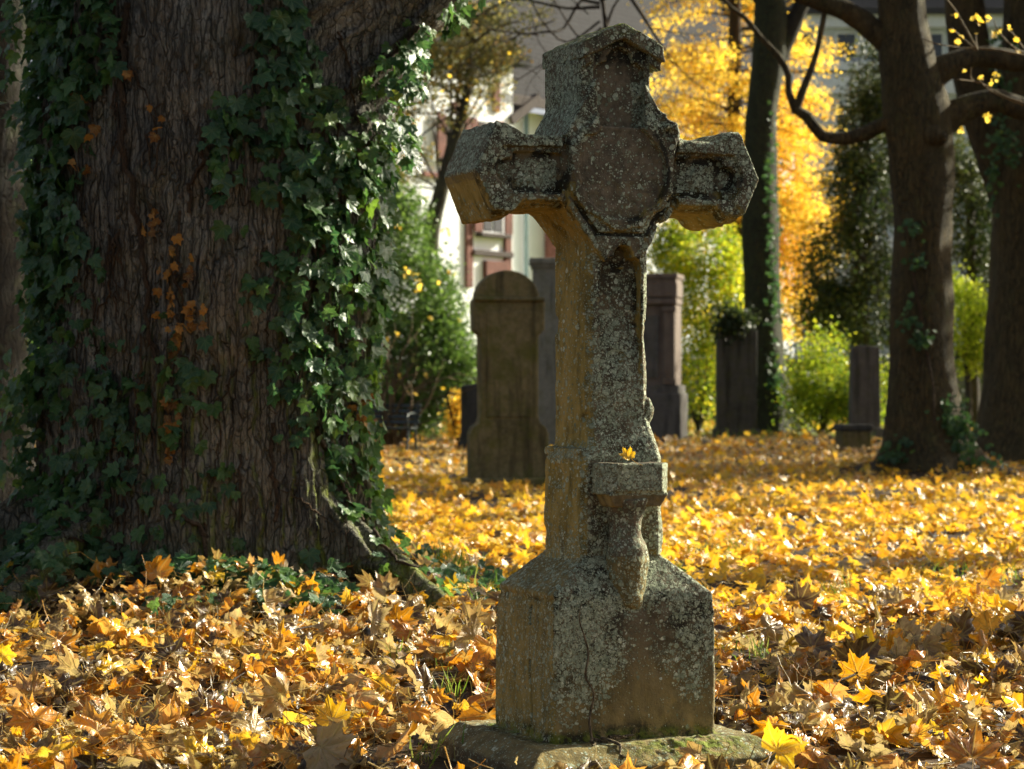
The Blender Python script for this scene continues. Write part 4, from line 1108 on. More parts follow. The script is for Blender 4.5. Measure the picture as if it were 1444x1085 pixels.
m.build('burl', M_bark2, t2)

def small_ivy(root_label, spots, YY, n, name='ivy', s=.06, dyr=.3):
    m = MB(); P = []
    for px, py, sx, sy, k in spots:
        for _ in range(k): P.append(at(random.gauss(px, sx), random.gauss(py, sy), YY - dyr + random.uniform(-.1, .05)))
    P = np.array(P); nn = np.array([0, -1, .3]) + rng.normal(0, .5, (len(P), 3))
    instance(m, ivyT, P, frames(nn, PI + rng.normal(0, .7, len(P))), rng.uniform(s * .6, s * 1.2, len(P)), tone=np.clip(rng.normal(.35, .2, len(P)), 0, .85))
    r = empty(name); m.build('foliage', M_ivy, r); return r, P
r, P = small_ivy('', [(1285, 325, 8, 9, 24), (1292, 370, 7, 6, 20), (1282, 455, 9, 6, 20), (1295, 475, 9, 7, 24), (1310, 480, 7, 6, 12), (1282, 430, 4, 12, 10), (1340, 590, 12, 14, 90), (1350, 620, 18, 16, 120), (1260, 640, 14, 14, 60), (1330, 650, 30, 12, 120), (1390, 655, 14, 7, 40)], Y, 0, dyr=.42)
m = MB(); m.add(*tube([A(1285, 360, -.40), A(1290, 400, -.40), A(1300, 450, -.42), A(1308, 500, -.44), A(1316, 545, -.48), A(1318, 600, -.62)], [.012] * 6, 5, .2, .004, 10)); m.build('stem', M_vine, r)
tag(r, 'thin strand of ivy on the brown tree right of the cross', 'ivy')

# dark tree seen between cross and golden foliage
Y = 52.5
t3 = empty('broadleaf_tree', label='dark straight tree forking near the top, in front of golden foliage', cat='tree')
trunk_part(t3, 'trunk', [A(1086, 618), A(1084, 580), A(1080, 520), A(1075, 440), A(1072, 330), A(1073, 230), A(1076, 150), A(1085, 70), A(1085, 0), A(1078, -100), A(1070, -300), A(1062, -450)],
           [.62, .55, .46, .42, .40, .385, .36, .40, .34, .30, .2, .1], M_barkd, 30, .2, .04, 2.5, (.45, .45), moss=.3)
limb(t3, [A(1085, 105), A(1105, 62), A(1122, 25), A(1140, -20), A(1165, -120)], [.26, .22, .19, .16, .1], M_barkd)
m = MB(); tips = []
for px, py, dx, dz in ((1080, -90, -.6, 1), (1075, -200, .6, 1), (1070, -300, -.6, .8), (1160, -100, .5, 1), (1085, 20, -.8, .7)):
    branch_rec(m, A(px, py), (dx, random.uniform(-.6, .6), dz), 3.2, .1, 3, tips)
m.build('upper_branches', M_barkd, t3); m = MB(); cloud(m, [p for p in tips if p[2] > 10], 500, .22, .09, tone=(.3, 1)); m.build('crown', M_gold, t3)
r, P = small_ivy('', [(1087, 250, 5, 50, 70), (1090, 400, 6, 60, 130), (1096, 560, 10, 26, 160), (1060, 575, 6, 24, 40)], Y, 0, s=.08, dyr=.48)
tag(r, 'dark ivy up the right side of the straight dark tree', 'ivy')

# far right big trunk
Y = 31.5
t4 = empty('broadleaf_tree', label='massive dark trunk at the right edge of the frame, forking left', cat='tree')
trunk_part(t4, 'trunk', [A(1452, 660), A(1452, 600), A(1452, 520), A(1455, 420), A(1458, 300), A(1462, 200), A(1466, 100), A(1470, 0), A(1475, -200), A(1480, -500)],
           [.84, .68, .60, .565, .56, .60, .55, .5, .4, .2], M_bark2, 40, .12, .035, 4, (.5, .4), moss=.1, ridge=-.3)
limb(t4, [A(1448, 330), A(1418, 250), A(1390, 170), A(1368, 80), A(1360, 0), A(1350, -120), A(1330, -300)], [.36, .30, .285, .28, .26, .2, .1], M_bark2, 22)
m = MB(); tips = []
for px, py, dx, dz in ((1472, -100, -.6, 1), (1475, -200, .6, 1), (1350, -120, -.6, .8), (1480, -350, .5, 1)):
    branch_rec(m, A(px, py), (dx, random.uniform(-.6, .6), dz), 3.0, .1, 3, tips)
m.build('upper_branches', M_bark2, t4); m = MB(); cloud(m, [p for p in tips if p[2] > 6.5], 500, .22, .09, tone=(.3, 1)); m.build('crown', M_gold, t4)
r, P = small_ivy('', [(1420, 200, 10, 20, 60), (1412, 120, 8, 16, 40), (1400, 240, 6, 20, 40), (1410, 60, 10, 10, 20)], Y, 0, s=.07, dyr=.75)
tag(r, 'ivy clump on the massive trunk at the right edge', 'ivy')

# far left trunk behind the ivy tree
Y = 19
t5 = empty('broadleaf_tree', label='dim grey trunk at the left edge of the frame, behind the ivy-covered tree', cat='tree')
trunk_part(t5, 'trunk', [A(-14, 740), A(-14, 650), A(-14, 500), A(-12, 300), A(-10, 100), A(-6, -100), A(0, -500)], [.42, .34, .31, .30, .29, .27, .15], M_barkd, 28, .1, .02, 4, (.2, .3))
m = MB(); tips = []
for dx, dz in ((-.6, 1), (.6, 1), (.1, 1)): branch_rec(m, A(0, -480), (dx, random.uniform(-.5, .5), dz), 2.4, .09, 3, tips)
m.build('upper_branches', M_barkd, t5); m = MB(); cloud(m, tips, 1200, .25, .1, tone=(.3, 1)); m.build('crown', M_gold, t5)

# bare tree hidden behind the cross, its twigs showing above
Y = 36
t6 = empty('bare_tree', label='bare leafless tree whose thin branches spread above the left arm of the cross', cat='tree')
trunk_part(t6, 'trunk', [A(862, 645), A(860, 500), A(858, 300), A(862, 120), A(850, 0), A(846, -100)], [.22, .17, .14, .05, .035, .03], M_twig, 16, .2, .01, 5, (.12, .2))
for P, r0 in (([(846, 10), (800, 12), (765, 5), (720, 0), (660, 30)], .05), ([(848, 40), (820, 55), (790, 15), (770, -20)], .04), ([(846, 5), (820, 0), (795, 40), (770, 45), (735, 48), (700, 42)], .05),
              ([(850, 60), (865, 10), (890, -20)], .05), ([(846, 0), (880, -10), (905, 20), (930, 60), (945, 80)], .07), ([(850, 70), (820, 100), (790, 90), (760, 60), (750, 20)], .03),
              ([(846, 30), (800, 60), (765, 30), (745, -10)], .035), ([(735, 48), (715, 60), (690, 52)], .02), ([(846, -20), (760, -30), (700, -10), (650, 20), (615, 60)], .045)):
    limb(t6, [A(a, c, random.uniform(-.5, .5) if i > 1 else 0) for i, (a, c) in enumerate(P)], np.linspace(r0 * .6, r0 * .22, len(P)), M_twig, 6, .15, .004, 'branch')
m = MB(); tips = []
for px, py, dx, dz in ((780, 30, -1, -.3), (760, 50, -1, .2), (730, 30, -1, -.2), (820, 60, -.8, -.5), (700, 20, -1, .1), (870, 0, .4, 1), (920, 40, 1, .0), (790, 80, -1, -.5), (650, 10, -1, -.1), (750, 0, -.2, .9), (830, 20, -.7, .5), (690, 60, -1, -.5), (740, 80, -.8, -.8), (940, 80, .6, -.6), (800, 110, -.5, -1), (660, 40, -1, .2), (770, -20, -.5, .3)):
    branch_rec(m, A(px, py), (dx, random.uniform(-.4, .4), dz), .95, .014, 3, tips, rmin=.002)
m.build('twigs', M_twig, t6)
m = MB(); cloud(m, [p for p in tips if random.random() < .08], 60, .1, .075, tone=(.2, .9)); m.build('last_leaves', M_gold, t6)

# twigs with yellow leaves hanging in front of the right-hand trees
Y = 17
t7 = empty('hanging_branch', label='thin twigs with a few bright yellow leaves hanging in the upper right corner', cat='branch')
m, m_low = MB(), MB()
for ci, P in enumerate((([1560, 60], [1500, 80], [1444, 78], [1400, 70], [1360, 68], [1320, 62], [1303, 56]), ([1500, 80], [1444, 75], [1410, 48], [1402, 30]), ([1378, 72], [1355, 52], [1342, 40]), ([1378, 72], [1376, 48]),
          ([1560, 150], [1500, 155], [1444, 145], [1415, 135], [1385, 118], [1350, 112]), ([1444, 148], [1400, 130], [1380, 112]), ([1378, 70], [1350, 20], [1336, 0]), ([1444, 70], [1430, 50], [1420, 40]), ([1385, 118], [1370, 112], [1369, 95]))):
    P = [A(p[0], p[1], .15 * math.sin(i * 2)) for i, p in enumerate(P)]
    (m_low if ci in (4, 5, 8) else m).add(*tube(P, np.linspace(.010, .004, len(P)), 5, .05, .001, 30))
m.build('twigs', M_tan, t7); m_low.build('twigs', M_tan, t7)
m = MB(); P = []
for px, py, k in ((1347, 21, 3), (1376, 24, 4), (1381, 29, 4), (1395, 27, 3), (1351, 60, 4), (1349, 61, 3), (1343, 41, 2), (1401, 47, 3), (1402, 54, 2), (1411, 43, 3), (1421, 39, 3), (1436, 74, 3), (1360, 100, 2), (1384, 109, 3), (1403, 108, 3),
                  (1399, 114, 3), (1393, 161, 4), (1394, 168, 3), (1377, 47, 1), (1435, 58, 2), (1358, 50, 2), (1355, 184, 3)):
    for _ in range(k): P.append(A(px + random.gauss(0, 2), py + random.gauss(0, 2), random.uniform(-.1, .1)))
P = np.array(P); instance(m, mid_t, P, frames(rng.normal(0, 1, (len(P), 3)) + np.array([.4, -.6, 0]), rng.uniform(0, 6.28, len(P))), rng.uniform(.022, .036, len(P)), tone=rng.uniform(.4, 1, len(P)))
m.build('leaves', M_gold, t7)

# ------------------------------------------------------------------ shrubs and crowns of the middle distance
def shrub(name, label, cat, YY, blobs, n, size, mat, trunkP=None, tmat=M_twig, temps=(quad_leaf, quad_leaf2), sig=.16, nclump=160, depth=None, tone=(.1, .9), stems=10, flat=.8, tv=.3, shell=.55):
    """blobs: ellipses (px, py, rx, ry) in front view; clumps are spread through their volume"""
    root = empty(name, label=label, cat=cat)
    s = YY / F_PX; C = []
    area = np.array([b[2] * b[3] for b in blobs], float); area /= area.sum()
    for b, a in zip(blobs, area):
        k = max(4, int(nclump * a)); u = rng.normal(0, 1, (k, 3)); u /= np.linalg.norm(u, axis=1, keepdims=True)
        u *= rng.uniform(shell, 1, (k, 1)) ** .6
        c = np.array(at(b[0], b[1], YY)); dp = (depth or b[2] * s)
        C.append(c + u * np.array([b[2] * s, dp, b[3] * s]))
    C = np.concatenate(C); C = C[C[:, 2] > .05]
    m = MB(); cloud(m, C, n, sig, size, temps, tone, flat=flat, tv=tv)
    m.build('crown', mat, root)
    m = MB(); base = np.array(trunkP[0] if trunkP else at(blobs[0][0], blobs[0][1], YY)) * np.array([1, 1, 0])
    if trunkP:
        m.add(*tube(trunkP[1], trunkP[2], 12, .15, .01, 6))
        nodes = np.array(trunkP[1])[len(trunkP[1]) // 2:]
    else: nodes = base[None]
    for i in rng.integers(0, len(C), stems):
        a = nodes[random.randrange(len(nodes))]; c = C[i]; mid = (a + c) / 2 + rng.normal(0, .15, 3) + np.array([0, 0, .1])
        m.add(*tube([a, mid, c], [.035, .022, .008], 5, .2))
    m.build('trunk' if trunkP else 'stems', tmat, root)
    return root
# golden tree: tiers of drooping sprays on a trunk
Y = 60
gt = empty('golden_tree', label='golden yellow autumn tree glowing behind the dark straight trunk', cat='tree')
trunk_part(gt, 'trunk', [A(1035, 620), A(1035, 400), A(1036, 200), A(1037, 0), A(1038, -300)], [.3, .24, .2, .16, .08], M_twig, 14, .3, .01, 4, (.2, .3))
m = MB(); C = []
for k in range(210):
    py = random.uniform(-220, 470); L = random.uniform(1.0, 3.2) * (1.0 if py > 0 else .9) * (1.0 if py < 330 else .75); a = random.uniform(0, 2 * PI)
    z0 = np.array(A(1035, py)); tip = z0 + np.array([math.cos(a) * L + (.5 if py > 180 else 0.0), math.sin(a) * L, -.10 * L + random.uniform(-.2, .3)]); mid = (z0 + tip) / 2 + np.array([0, 0, .10 * L])
    Pp, rr2 = resample([z0, mid, tip], [.035, .02, .006], .25); m.add(*tube(Pp, rr2, 4))
    C += [p for i, p in enumerate(Pp) if i > 2]
for k in range(40):
    px = random.uniform(1100, 1185); py = random.uniform(130, 470)
    z0 = np.array(A(1040, py - 20)); tip = np.array(A(px, py, random.uniform(-1, 1)))
    Pp, rr2 = resample([z0, (z0 + tip) / 2 + np.array([0, 0, .2]), tip], [.03, .02, .006], .25); m.add(*tube(Pp, rr2, 4)); C += list(Pp[3:])
m.build('branches', M_twig, gt)
m = MB(); cloud(m, C, 62000, .22, .088, tone=(.15, 1), flat=.7, tv=.25); m.build('crown', M_gold, gt)

shrub('leafy_shrub', 'bright yellow green shrub between the cross and the dark straight tree', 'shrub', 54, [(985, 350, 60, 45), (1000, 430, 48, 60), (985, 520, 34, 60), (950, 360, 40, 40), (1030, 420, 24, 60)], 17000, .085, M_lime, sig=.22, nclump=150, tone=(0, .95), tv=.4)
shrub('evergreen_tree', 'tall dark evergreen beside the brown tree, right of the golden tree', 'tree', 58, [(1225, 190, 40, 60), (1215, 280, 46, 70), (1195, 370, 62, 66), (1205, 450, 66, 50), (1160, 430, 34, 40), (1240, 110, 40, 60)], 26000, .10, M_ever,
      trunkP=(at(1215, 610, 58), [at(1215, 620, 58), at(1213, 400, 58), at(1222, 120, 58)], [.25, .2, .08]), sig=.24, nclump=260)
shrub('leafy_shrub', 'low green and yellow shrub left of the grey upright stone', 'shrub', 51, [(1160, 530, 38, 60), (1130, 575, 26, 28), (1185, 570, 22, 34), (1230, 560, 28, 46)], 9000, .08, M_lime, sig=.2, nclump=90, tone=(-.1, .65))
shrub('evergreen_tree', 'dim green tree seen in the gap beside the massive right trunk', 'tree', 60, [(1370, 300, 40, 90), (1350, 230, 30, 50), (1385, 400, 30, 50)], 8000, .11, M_ever, trunkP=(at(1372, 610, 60), [at(1372, 620, 60), at(1370, 400, 60), at(1368, 250, 60)], [.2, .15, .08]), sig=.26, nclump=90)
shrub('leafy_tree', 'small tree with vivid yellow green leaves between the two right-hand trunks', 'tree', 43, [(1365, 445, 38, 48), (1385, 470, 28, 44), (1345, 415, 18, 26), (1365, 500, 28, 24)], 4200, .085, M_bright,
      trunkP=(at(1366, 600, 43), [at(1364, 625, 43), at(1366, 560, 43), at(1362, 500, 43), at(1368, 440, 43)], [.07, .06, .045, .02]), tmat=M_barkg, sig=.16, nclump=90, tone=(.2, 1))
shrub('yew_bush', 'broad sunlit dark green yew bush behind the bench and round-topped headstone', 'shrub', 46, [(568, 335, 38, 46), (585, 440, 56, 80), (585, 520, 70, 78), (622, 500, 38, 64), (550, 300, 34, 36), (600, 575, 56, 26)], 48000, .078, M_yew, sig=.17, nclump=620, tone=(-.1, .75), temps=(needle, quad_leaf), flat=1.0, shell=.7)
shrub('yew_bush', 'green conifer filling the view at far left beyond the trunks', 'shrub', 40, [(60, 420, 60, 160), (-40, 400, 60, 180), (30, 250, 60, 90)], 6000, .12, M_yew, sig=.24, nclump=120, tone=(0, .9))
shrub('leafy_tree', 'pale olive tree with a slanting trunk in front of the white house', 'tree', 58, [(640, 60, 70, 60), (600, 130, 60, 60), (680, 110, 40, 50), (566, 225, 34, 44), (600, 20, 70, 40), (720, 20, 50, 24), (690, 60, 50, 30)], 11500, .10, M_olive,
      trunkP=(at(600, 610, 58), [at(602, 620, 58), at(604, 420, 58), at(608, 330, 58), at(622, 270, 58), at(640, 200, 58), at(655, 150, 58), at(668, 60, 58)], [.30, .24, .21, .18, .15, .12, .06]), tmat=M_barkg, sig=.22, nclump=150, tone=(.15, .95), stems=26)
for px, lab in ((-330, 'dense evergreen standing out to the left of the big trunk, nearer one'), (-700, 'dense evergreen standing furthest out to the left')):
    shrub('evergreen_tree', lab, 'tree', 62, [(px, 300, 150, 190), (px + 20, 120, 100, 140), (px, 480, 140, 110)], 12000, .18, M_ever,
          trunkP=(at(px, 610, 62), [at(px, 614, 62), at(px, 350, 62), at(px, 60, 62)], [.35, .28, .1]), sig=.4, nclump=200, stems=24)
# fallen-leaf coloured sapling beside the headstone
shrub('leafy_shrub', 'small golden sapling glowing left of the round-topped headstone', 'shrub', 40, [(650, 580, 10, 26), (645, 600, 12, 14)], 700, .08, M_gold, sig=.10, nclump=30, tone=(.3, 1))
# bare shrub
Y = 37
bs = empty('bare_shrub', label='leafless tan-stemmed shrub with scattered yellow leaves above the bench', cat='shrub')
m = MB(); tips = []
for k in range(26):
    a = random.uniform(-.7, .7); branch_rec(m, A(548 + random.uniform(-14, 14), 628, random.uniform(-.3, .3)), (a, random.uniform(-.4, .4), 1.25), 1.05, .026, 2, tips, .3, 2, rmin=.003)
m.build('stems', M_tan, bs)
m = MB(); P = []
for px, py in ((575, 383), (570, 378), (585, 385), (590, 395), (593, 403), (590, 410), (608, 450), (632, 385), (640, 388), (600, 528), (586, 555), (575, 553), (562, 532), (556, 318), (562, 325), (624, 326), (632, 325), (634, 330), (648, 452), (572, 390), (618, 400), (545, 480), (560, 470)):
    for _ in range(2): P.append(A(px + random.gauss(0, 1.5), py + random.gauss(0, 1.5), random.uniform(-.3, .3)))
P = np.array(P); instance(m, mid_t, P, frames(rng.normal(0, 1, (len(P), 3)), rng.uniform(0, 6.28, len(P))), rng.uniform(.045, .07, len(P)), tone=rng.uniform(.4, 1, len(P)))
m.build('last_leaves', M_gold, bs)

# ------------------------------------------------------------------ gravestones and bench
def px_outline(pts, cx, base_py, YY): s = YY / F_PX; return [((p[0] - cx) * s, (base_py - p[1]) * s) for p in pts]
Y = 24.6; cxh = 715
hs = empty('headstone', at(cxh, 690, Y), R(10), label='tall round-topped mossy headstone with stepped shoulders, left behind the cross', cat='headstone')
arc = [(713 + 45 * math.cos(a), 422 - 40 * math.sin(a)) for a in np.linspace(PI, 0, 17)]
pts = [(660, 676), (660, 612), (664, 602), (672, 597), (675, 586), (674, 474), (665, 466), (664, 424)] + arc + [(766, 424), (766, 466), (757, 474), (757, 586), (760, 597), (768, 602), (772, 612), (772, 676)]
bm_obj('slab', extrude_vf(px_outline(pts, cxh, 690, Y)[::-1], -.13, .13), M_head, hs, .018)
m = MB(); m.add(*box_vf((0, 0, .055), (.46, .24, .065))); bevel(m.build('base', M_head, hs, False), .015)
s = Y / F_PX
m = MB(); m.add(*tube([(-.46 * 1 + .09, -.15, (690 - 423) * s), (.37, -.15, (690 - 423) * s)], [.022, .022], 8)); m.build('moulding', M_head, hs)
pin = [(-.24, 1.86), (.24, 1.86), (.24, .76), (-.24, .76)]
bm_obj('inscription_panel', extrude_vf(pin, -.142, -.12), M_head, hs, .006)
def stele(name, label, cx, base, YY, w, hpx, d, mat, cap=None, rz=0, cat='headstone', extra=None, taper=0):
    s = YY / F_PX; r = empty(name, at(cx, base, YY), rz, label=label, cat=cat)
    hw = w * s / 2; H = hpx * s
    bm_obj('slab', extrude_vf([(-hw, .1), (hw, .1), (hw * (1 - taper), H), (0, H + (.04 if cap is None else 0)), (-hw * (1 - taper), H)], -d / 2, d / 2), mat, r, .02)
    m = MB(); m.add(*box_vf((0, 0, .06), (hw * 1.15, d * .65, .10))); bevel(m.build('base', mat, r, False), .02)
    if cap:
        m = MB(); m.add(*box_vf((0, 0, H + .05), (hw * 1.12, d * .62, .05))).add(*box_vf((0, 0, H - .03), (hw * 1.06, d * .56, .033))); bevel(m.build('cap', mat, r, False), .015)
    return r
stele('grave_monument', 'pale grey green capped monument mostly hidden between headstone and cross', 792, 636, 39, 82, 262, .7, M_grey, cap=True, cat='monument')
stele('headstone', 'low dark headstone peeking out left of the round-topped one', 672, 636, 39, 44, 92, .4, M_dark)
# pink monument
Y = 47; s = Y / F_PX
pm = empty('grave_monument', at(905, 620, Y), R(-12), label='tall pink sandstone monument with cornice directly right of the cross shaft', cat='monument')
H = 3.3
m = MB(); m.add(*box_vf((0, 0, .45), (.86, .52, .48))).add(*box_vf((0, 0, 1.0), (.82, .48, .09))); bevel(m.build('base', M_slate, pm, False), .02)
m = MB(); m.add(*box_vf((0, .05, 2.0), (.74, .40, 1.0))); bevel(m.build('body', M_pink, pm, False), .02)
for sx in (-1, 1):
    m = MB(); m.add(*box_vf((sx * .62, -.40, 1.85), (.11, .06, .72))).add(*box_vf((sx * .62, -.41, 2.60), (.14, .09, .045))).add(*box_vf((sx * .62, -.41, 1.16), (.14, .09, .06))); bevel(m.build('pilaster', M_pink, pm, False), .012)
m = MB(); m.add(*box_vf((0, -.36, 1.85), (.40, .022, .62))); bevel(m.build('inscription_panel', M_slate, pm, False), .01)
m = MB(); m.add(*box_vf((0, -.02, 2.76), (.77, .46, .06))).add(*box_vf((0, -.02, 2.98), (.78, .46, .14))).add(*box_vf((0, -.02, 3.16), (.765, .46, .045))).add(*box_vf((0, -.02, 3.26), (.79, .50, .05))); bevel(m.build('cornice', M_pink, pm, False), .015)
g1 = stele('headstone', 'dark headstone with greenery on top, half hidden by the straight dark tree', 1038, 616, 50, 56, 150, .5, M_dark)
m = MB(); C = np.array([at(1030 + random.gauss(0, 14), 458 + random.gauss(0, 9), 49.8) for _ in range(30)]); cloud(m, C, 1600, .14, .09, tone=(0, .6)); o = m.build('fern_clump', M_ever)
tag(o, 'dark fern-like greenery growing over the top of the half hidden headstone', 'plant')
stele('headstone', 'plain violet grey upright slab in front of the green shrub, left of the brown tree', 1219, 614, 49, 42, 124, .45, M_slate, taper=.10)
Y = 39.2
bk = empty('stone_block', at(1203, 636, Y), R(8), label='low square mossy stone block at the foot of the violet grey slab', cat='stone block')
m = MB(); m.add(*box_vf((0, 0, .17), (.26, .20, .17))); bevel(m.build('body', M_head, bk, False), .03)
m = MB(); m.add(*box_vf((0, 0, .39), (.285, .225, .055))); bevel(m.build('top', M_dark, bk, False), .03)

# bench
Y = 36.5; bx, by, _ = at(548, 640, Y)
bn = empty('park_bench', (bx - .42, by, 0), R(168), label='dark green slatted park bench seen from behind, right of the ivy trunk', cat='bench')
for k in range(4):
    m = MB(); m.add(*box_vf((0, .0 - .28 - .035 * k, .52 + .085 * k), (.86, .012, .028), Matrix.Rotation(R(12), 3, 'X'))); bevel(m.build('back_slat', M_iron, bn, False), .006)
for k in range(4):
    m = MB(); m.add(*box_vf((0, -.18 + .12 * k, .43), (.86, .045, .014))); bevel(m.build('seat_slat', M_iron, bn, False), .006)
for sx in (-.80, .80):
    m = MB(); m.add(*tube([(sx, -.30, .0), (sx, -.22, .42), (sx, -.42, .84)], [.024, .022, .018], 8)); m.build('rear_leg', M_iron, bn)
    m = MB(); m.add(*tube([(sx, .30, .0), (sx, .20, .42)], [.022, .022], 8)); m.build('front_leg', M_iron, bn)
    m = MB(); m.add(*tube([(sx, -.36, .64), (sx, -.05, .66), (sx, .26, .62), (sx, .24, .43)], [.016] * 4, 8, .04)); m.build('armrest', M_iron, bn)
    m = MB(); m.add(*tube([(sx, -.24, .41), (sx, .22, .41)], [.018, .018], 8)); m.build('seat_bracket', M_iron, bn)

# ------------------------------------------------------------------ houses
def bx(name, c, h, mat, parent, bv=.02, rot=None):
    m = MB(); m.add(*box_vf(c, h, rot)); o = m.build(name, mat, parent, False)
    if bv: bevel(o, bv)
    return o
Y = 78; s = Y / F_PX
HROT = R(52)
def HX(px):
    k = (px - CX) / F_PX; xp = (690 - CX) / F_PX * Y
    return (k * Y - xp) / (math.cos(HROT) - k * math.sin(HROT))
def HZ(py): return EYE - (py - HY) * s
hw = empty('white_house', ((690 - CX) / F_PX * Y, Y, 0), HROT, label='white plastered house with brown timber shutters and a big tiled roof, beyond the graveyard', cat='house')
x0, x1 = HX(560), HX(1120); zt = HZ(150)
bx('wall', ((x0 + x1) / 2, 5, zt / 2), ((x1 - x0) / 2, 5, zt / 2), M_plaster, hw)
# gabled dormer bay on the left
gx0, gx1 = HX(500), HX(690)
bx('bay_wall', ((gx0 + gx1) / 2, 3, HZ(95) / 2), ((gx1 - gx0) / 2, 4, HZ(95) / 2), M_plaster, hw)
m = MB(); pr = [(x0 - .6, -.9, HZ(138)), (x1 + .6, -.9, HZ(138)), (x1 + .6, 5, HZ(-170)), (x0 - .6, 5, HZ(-170))]
m.add(np.array(pr + [(p[0], p[1], p[2] - .28) for p in pr]), np.array([(0, 1, 2, 3), (7, 6, 5, 4), (0, 4, 5, 1), (1, 5, 6, 2), (2, 6, 7, 3), (3, 7, 4, 0)]))
rf = m.build('roof', M_tiles, hw, False)
bx('eave_board', ((x0 + x1) / 2, -.95, HZ(143)), ((x1 - x0) / 2 + .6, .05, .17), M_darkwood, hw)
for sgn, xa, za, xb, zb in ((1, 690, 170, 722, 140),):
    L = math.hypot(HX(xb) - HX(xa), HZ(zb) - HZ(za)); a = math.atan2(HZ(zb) - HZ(za), HX(xb) - HX(xa))
    bx('bargeboard', ((HX(xa) + HX(xb)) / 2, -.6, (HZ(za) + HZ(zb)) / 2), (L / 2 + .2, .5, .16), M_darkwood, hw, .02, Matrix.Rotation(-a, 3, 'Y'))
bx('bay_roof', ((gx0 + gx1) / 2, 1.2, HZ(90)), ((gx1 - gx0) / 2 + .4, 2.7, .18), M_tiles, hw)
for a, c, d_, e_ in ((642, 283, 672, 334), (590, 178, 615, 238), (635, 178, 660, 238)):
    yy = -1.06 if a < 690 else -.06
    w_ = bx('window', ((HX(a) + HX(d_)) / 2, yy, (HZ(c) + HZ(e_)) / 2), ((HX(d_) - HX(a)) / 2, .06, (HZ(c) - HZ(e_)) / 2), M_plaster, hw)
    for q in (-1, 1):
        g_ = bx('pane', ((HX(a) + HX(d_)) / 2 + q * (HX(d_) - HX(a)) * .24, yy - .07, (HZ(c) + HZ(e_)) / 2), ((HX(d_) - HX(a)) * .2, .02, (HZ(c) - HZ(e_)) * .44), M_glass if a > 640 else M_darkwood, None); g_.parent = w_
    bx('sill', ((HX(a) + HX(d_)) / 2, yy - .12, HZ(e_) - .08), ((HX(d_) - HX(a)) / 2 + .25, .14, .06), M_darkwood, hw)
    for q in (-1, 1):
        bx('shutter', ((HX(a) if q < 0 else HX(d_)) + q * .24, yy - .10, (HZ(c) + HZ(e_)) / 2), (.20, .035, (HZ(c) - HZ(e_)) / 2), M_timber, hw)
for px, p0, p1 in ((626, 270, 410), (681, 335, 385), (608, 160, 260), (665, 120, 165)):
    bx('timber_post', (HX(px), -1.05, (HZ(p0) + HZ(p1)) / 2), (.17, .05, (HZ(p0) - HZ(p1)) / 2), M_timber, hw)
bx('timber_rail', ((HX(630) + HX(686)) / 2, -1.09, HZ(362)), ((HX(686) - HX(630)) / 2, .07, .09), M_darkwood, hw)
bx('timber_rail', ((HX(560) + HX(690)) / 2, -1.09, HZ(262)), ((HX(690) - HX(560)) / 2, .05, .08), M_timber, hw)
m = MB(); m.add(*tube([(HX(737), -.16, HZ(150)), (HX(737), -.16, 0)], [.085, .085], 10)); m.build('downpipe', M_pipe, hw)
bx('door_surround', (HX(662), -1.08, HZ(410)), (.55, .08, .9), M_timber, hw)
bx('porch_post', (HX(775), -.3, HZ(395)), (.35, .25, HZ(345)), M_timber, hw)
# grey building on the right
Y = 105; s = Y / F_PX
def HX(px): return (px - CX) * s
hb = empty('grey_building', (0, Y, 0), label='large pale blue grey building with horizontal cornices behind the right-hand trees', cat='building')
xa, xb = HX(1020), HX(1560); zt = HZ(20)
bx('wall', ((xa + xb) / 2, 6, zt / 2), ((xb - xa) / 2, 6, zt / 2), M_facade, hb)
for p, hh in ((120, .45), (95, .2), (230, .4), (345, .35), (25, .5)):
    bx('cornice', ((xa + xb) / 2, -.25, HZ(p)), ((xb - xa) / 2 + .3, .3, hh), M_facade2, hb)
for i in range(9):
    for p0, p1 in ((45, 85), (145, 205), (255, 320)):
        cx_ = xa + 1.6 + i * 1.95
        f_ = bx('window', (cx_, -.03, (HZ(p0) + HZ(p1)) / 2), (.5, .06, (HZ(p0) - HZ(p1)) / 2), M_facade2, hb)
        g_ = bx('pane', (cx_, -.10, (HZ(p0) + HZ(p1)) / 2), (.40, .02, (HZ(p0) - HZ(p1)) / 2 - .12), M_glass, None); g_.parent = f_
m = MB(); pr = [(xa - .6, -.8, HZ(15)), (xb + .6, -.8, HZ(15)), (xb + .6, 6, HZ(-170)), (xa - .6, 6, HZ(-170))]
m.add(np.array(pr + [(p[0], p[1], p[2] - .3) for p in pr]), np.array([(0, 1, 2, 3), (7, 6, 5, 4), (0, 4, 5, 1), (1, 5, 6, 2), (2, 6, 7, 3), (3, 7, 4, 0)])); m.build('roof', M_tiles, hb, False)
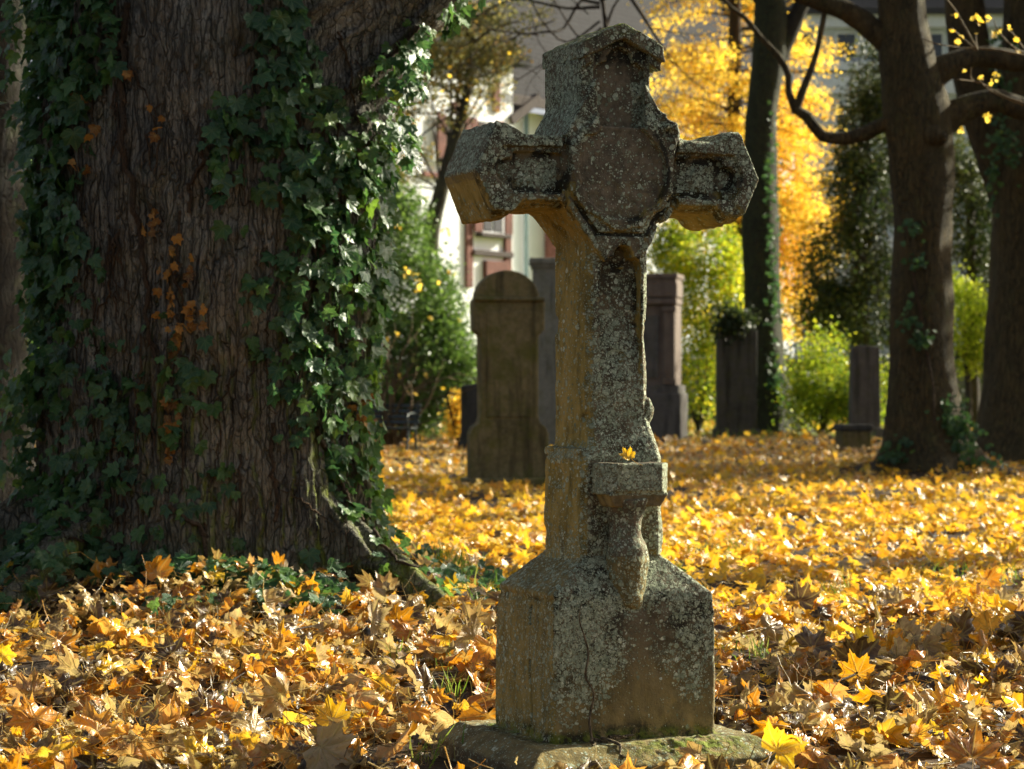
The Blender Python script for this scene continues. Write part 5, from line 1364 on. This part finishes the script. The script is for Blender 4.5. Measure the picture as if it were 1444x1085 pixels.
# boundary wall and hedge closing the graveyard
wl = empty('boundary_wall', (0, 72, 0), label='low grey stone wall closing the graveyard behind the trees', cat='wall')
bx('masonry', (-8, 0, .85), (58, .25, .95), M_grey, wl); bx('coping', (-8, 0, 1.86), (58.1, .33, .07), M_grey, wl)
hg = MB(); C = np.stack([rng.uniform(-60, 45, 1500), rng.uniform(66, 70, 1500), rng.uniform(.2, 2.4, 1500)], 1)
cloud(hg, C, 52000, .25, .13, tone=(0, .6)); o = hg.build('hedge', M_ever); tag(o, 'dark evergreen hedge along the far side of the graveyard', 'hedge')

# trees standing to the right, outside the picture, that shade the ground
def shade_tree(x, y, H, rad, n, lab, dens=.45):
    r = empty('broadleaf_tree', (x, y, 0), label=lab, cat='tree')
    m = MB(); m.add(*tube([(0, 0, -.2), (.1, 0, H * .35), (0, .2, H * .9)], [.42, .33, .1], 16, .3, .03, 3)); m.build('trunk', M_bark2, r)
    m = MB(); tips = []
    for k in range(9): branch_rec(m, (0, 0, H * ((.62 if H > 13 else .2) + (.03 if H > 13 else .08) * k)), (math.cos(k * 2.4), math.sin(k * 2.4), .7), rad * .55, .12, 3, tips)
    m.build('upper_branches', M_bark2, r)
    m = MB(); cloud(m, tips, n, dens, .16, tone=(.2, 1)); m.build('crown', M_gold, r)
SH = [(14.7, 34.5, 9.5, 3.0, 6500, 'narrow autumn tree out to the right, first of the row'), (15.6, 38.0, 10, 3, 7000, 'autumn tree out to the right, beside the massive trunk'),
      (18, 44, 11, 4, 9000, 'wide autumn tree out to the right in the middle of the row'), (20, 50, 12, 4.5, 9000, 'autumn tree out to the right, fourth of the row'), (22, 56, 12, 4.5, 9000, 'autumn tree furthest out to the right'),
      (10.9, 29.9, 14, 3.4, 5000, 'slender high-crowned autumn tree out to the right'),
      (12.2, 26.6, 17, 3.0, 900, 'tall slim autumn tree out to the right, halfway along'),
      (7.2, 16.6, 17, 3.0, 700, 'slim bare autumn tree out to the right, nearest the cross')]
for a in SH: shade_tree(*a)
stele('headstone', 'unseen dark headstone added right of the cross for its shadow', CX + 3.75 / 10.2 * F_PX, HY + F_PX * EYE / 10.2, 10.2, .95 / 10.2 * F_PX, 2.2 / 10.2 * F_PX, .16, M_dark)  # added out of view, sized so its shadow reaches beside the pedestal
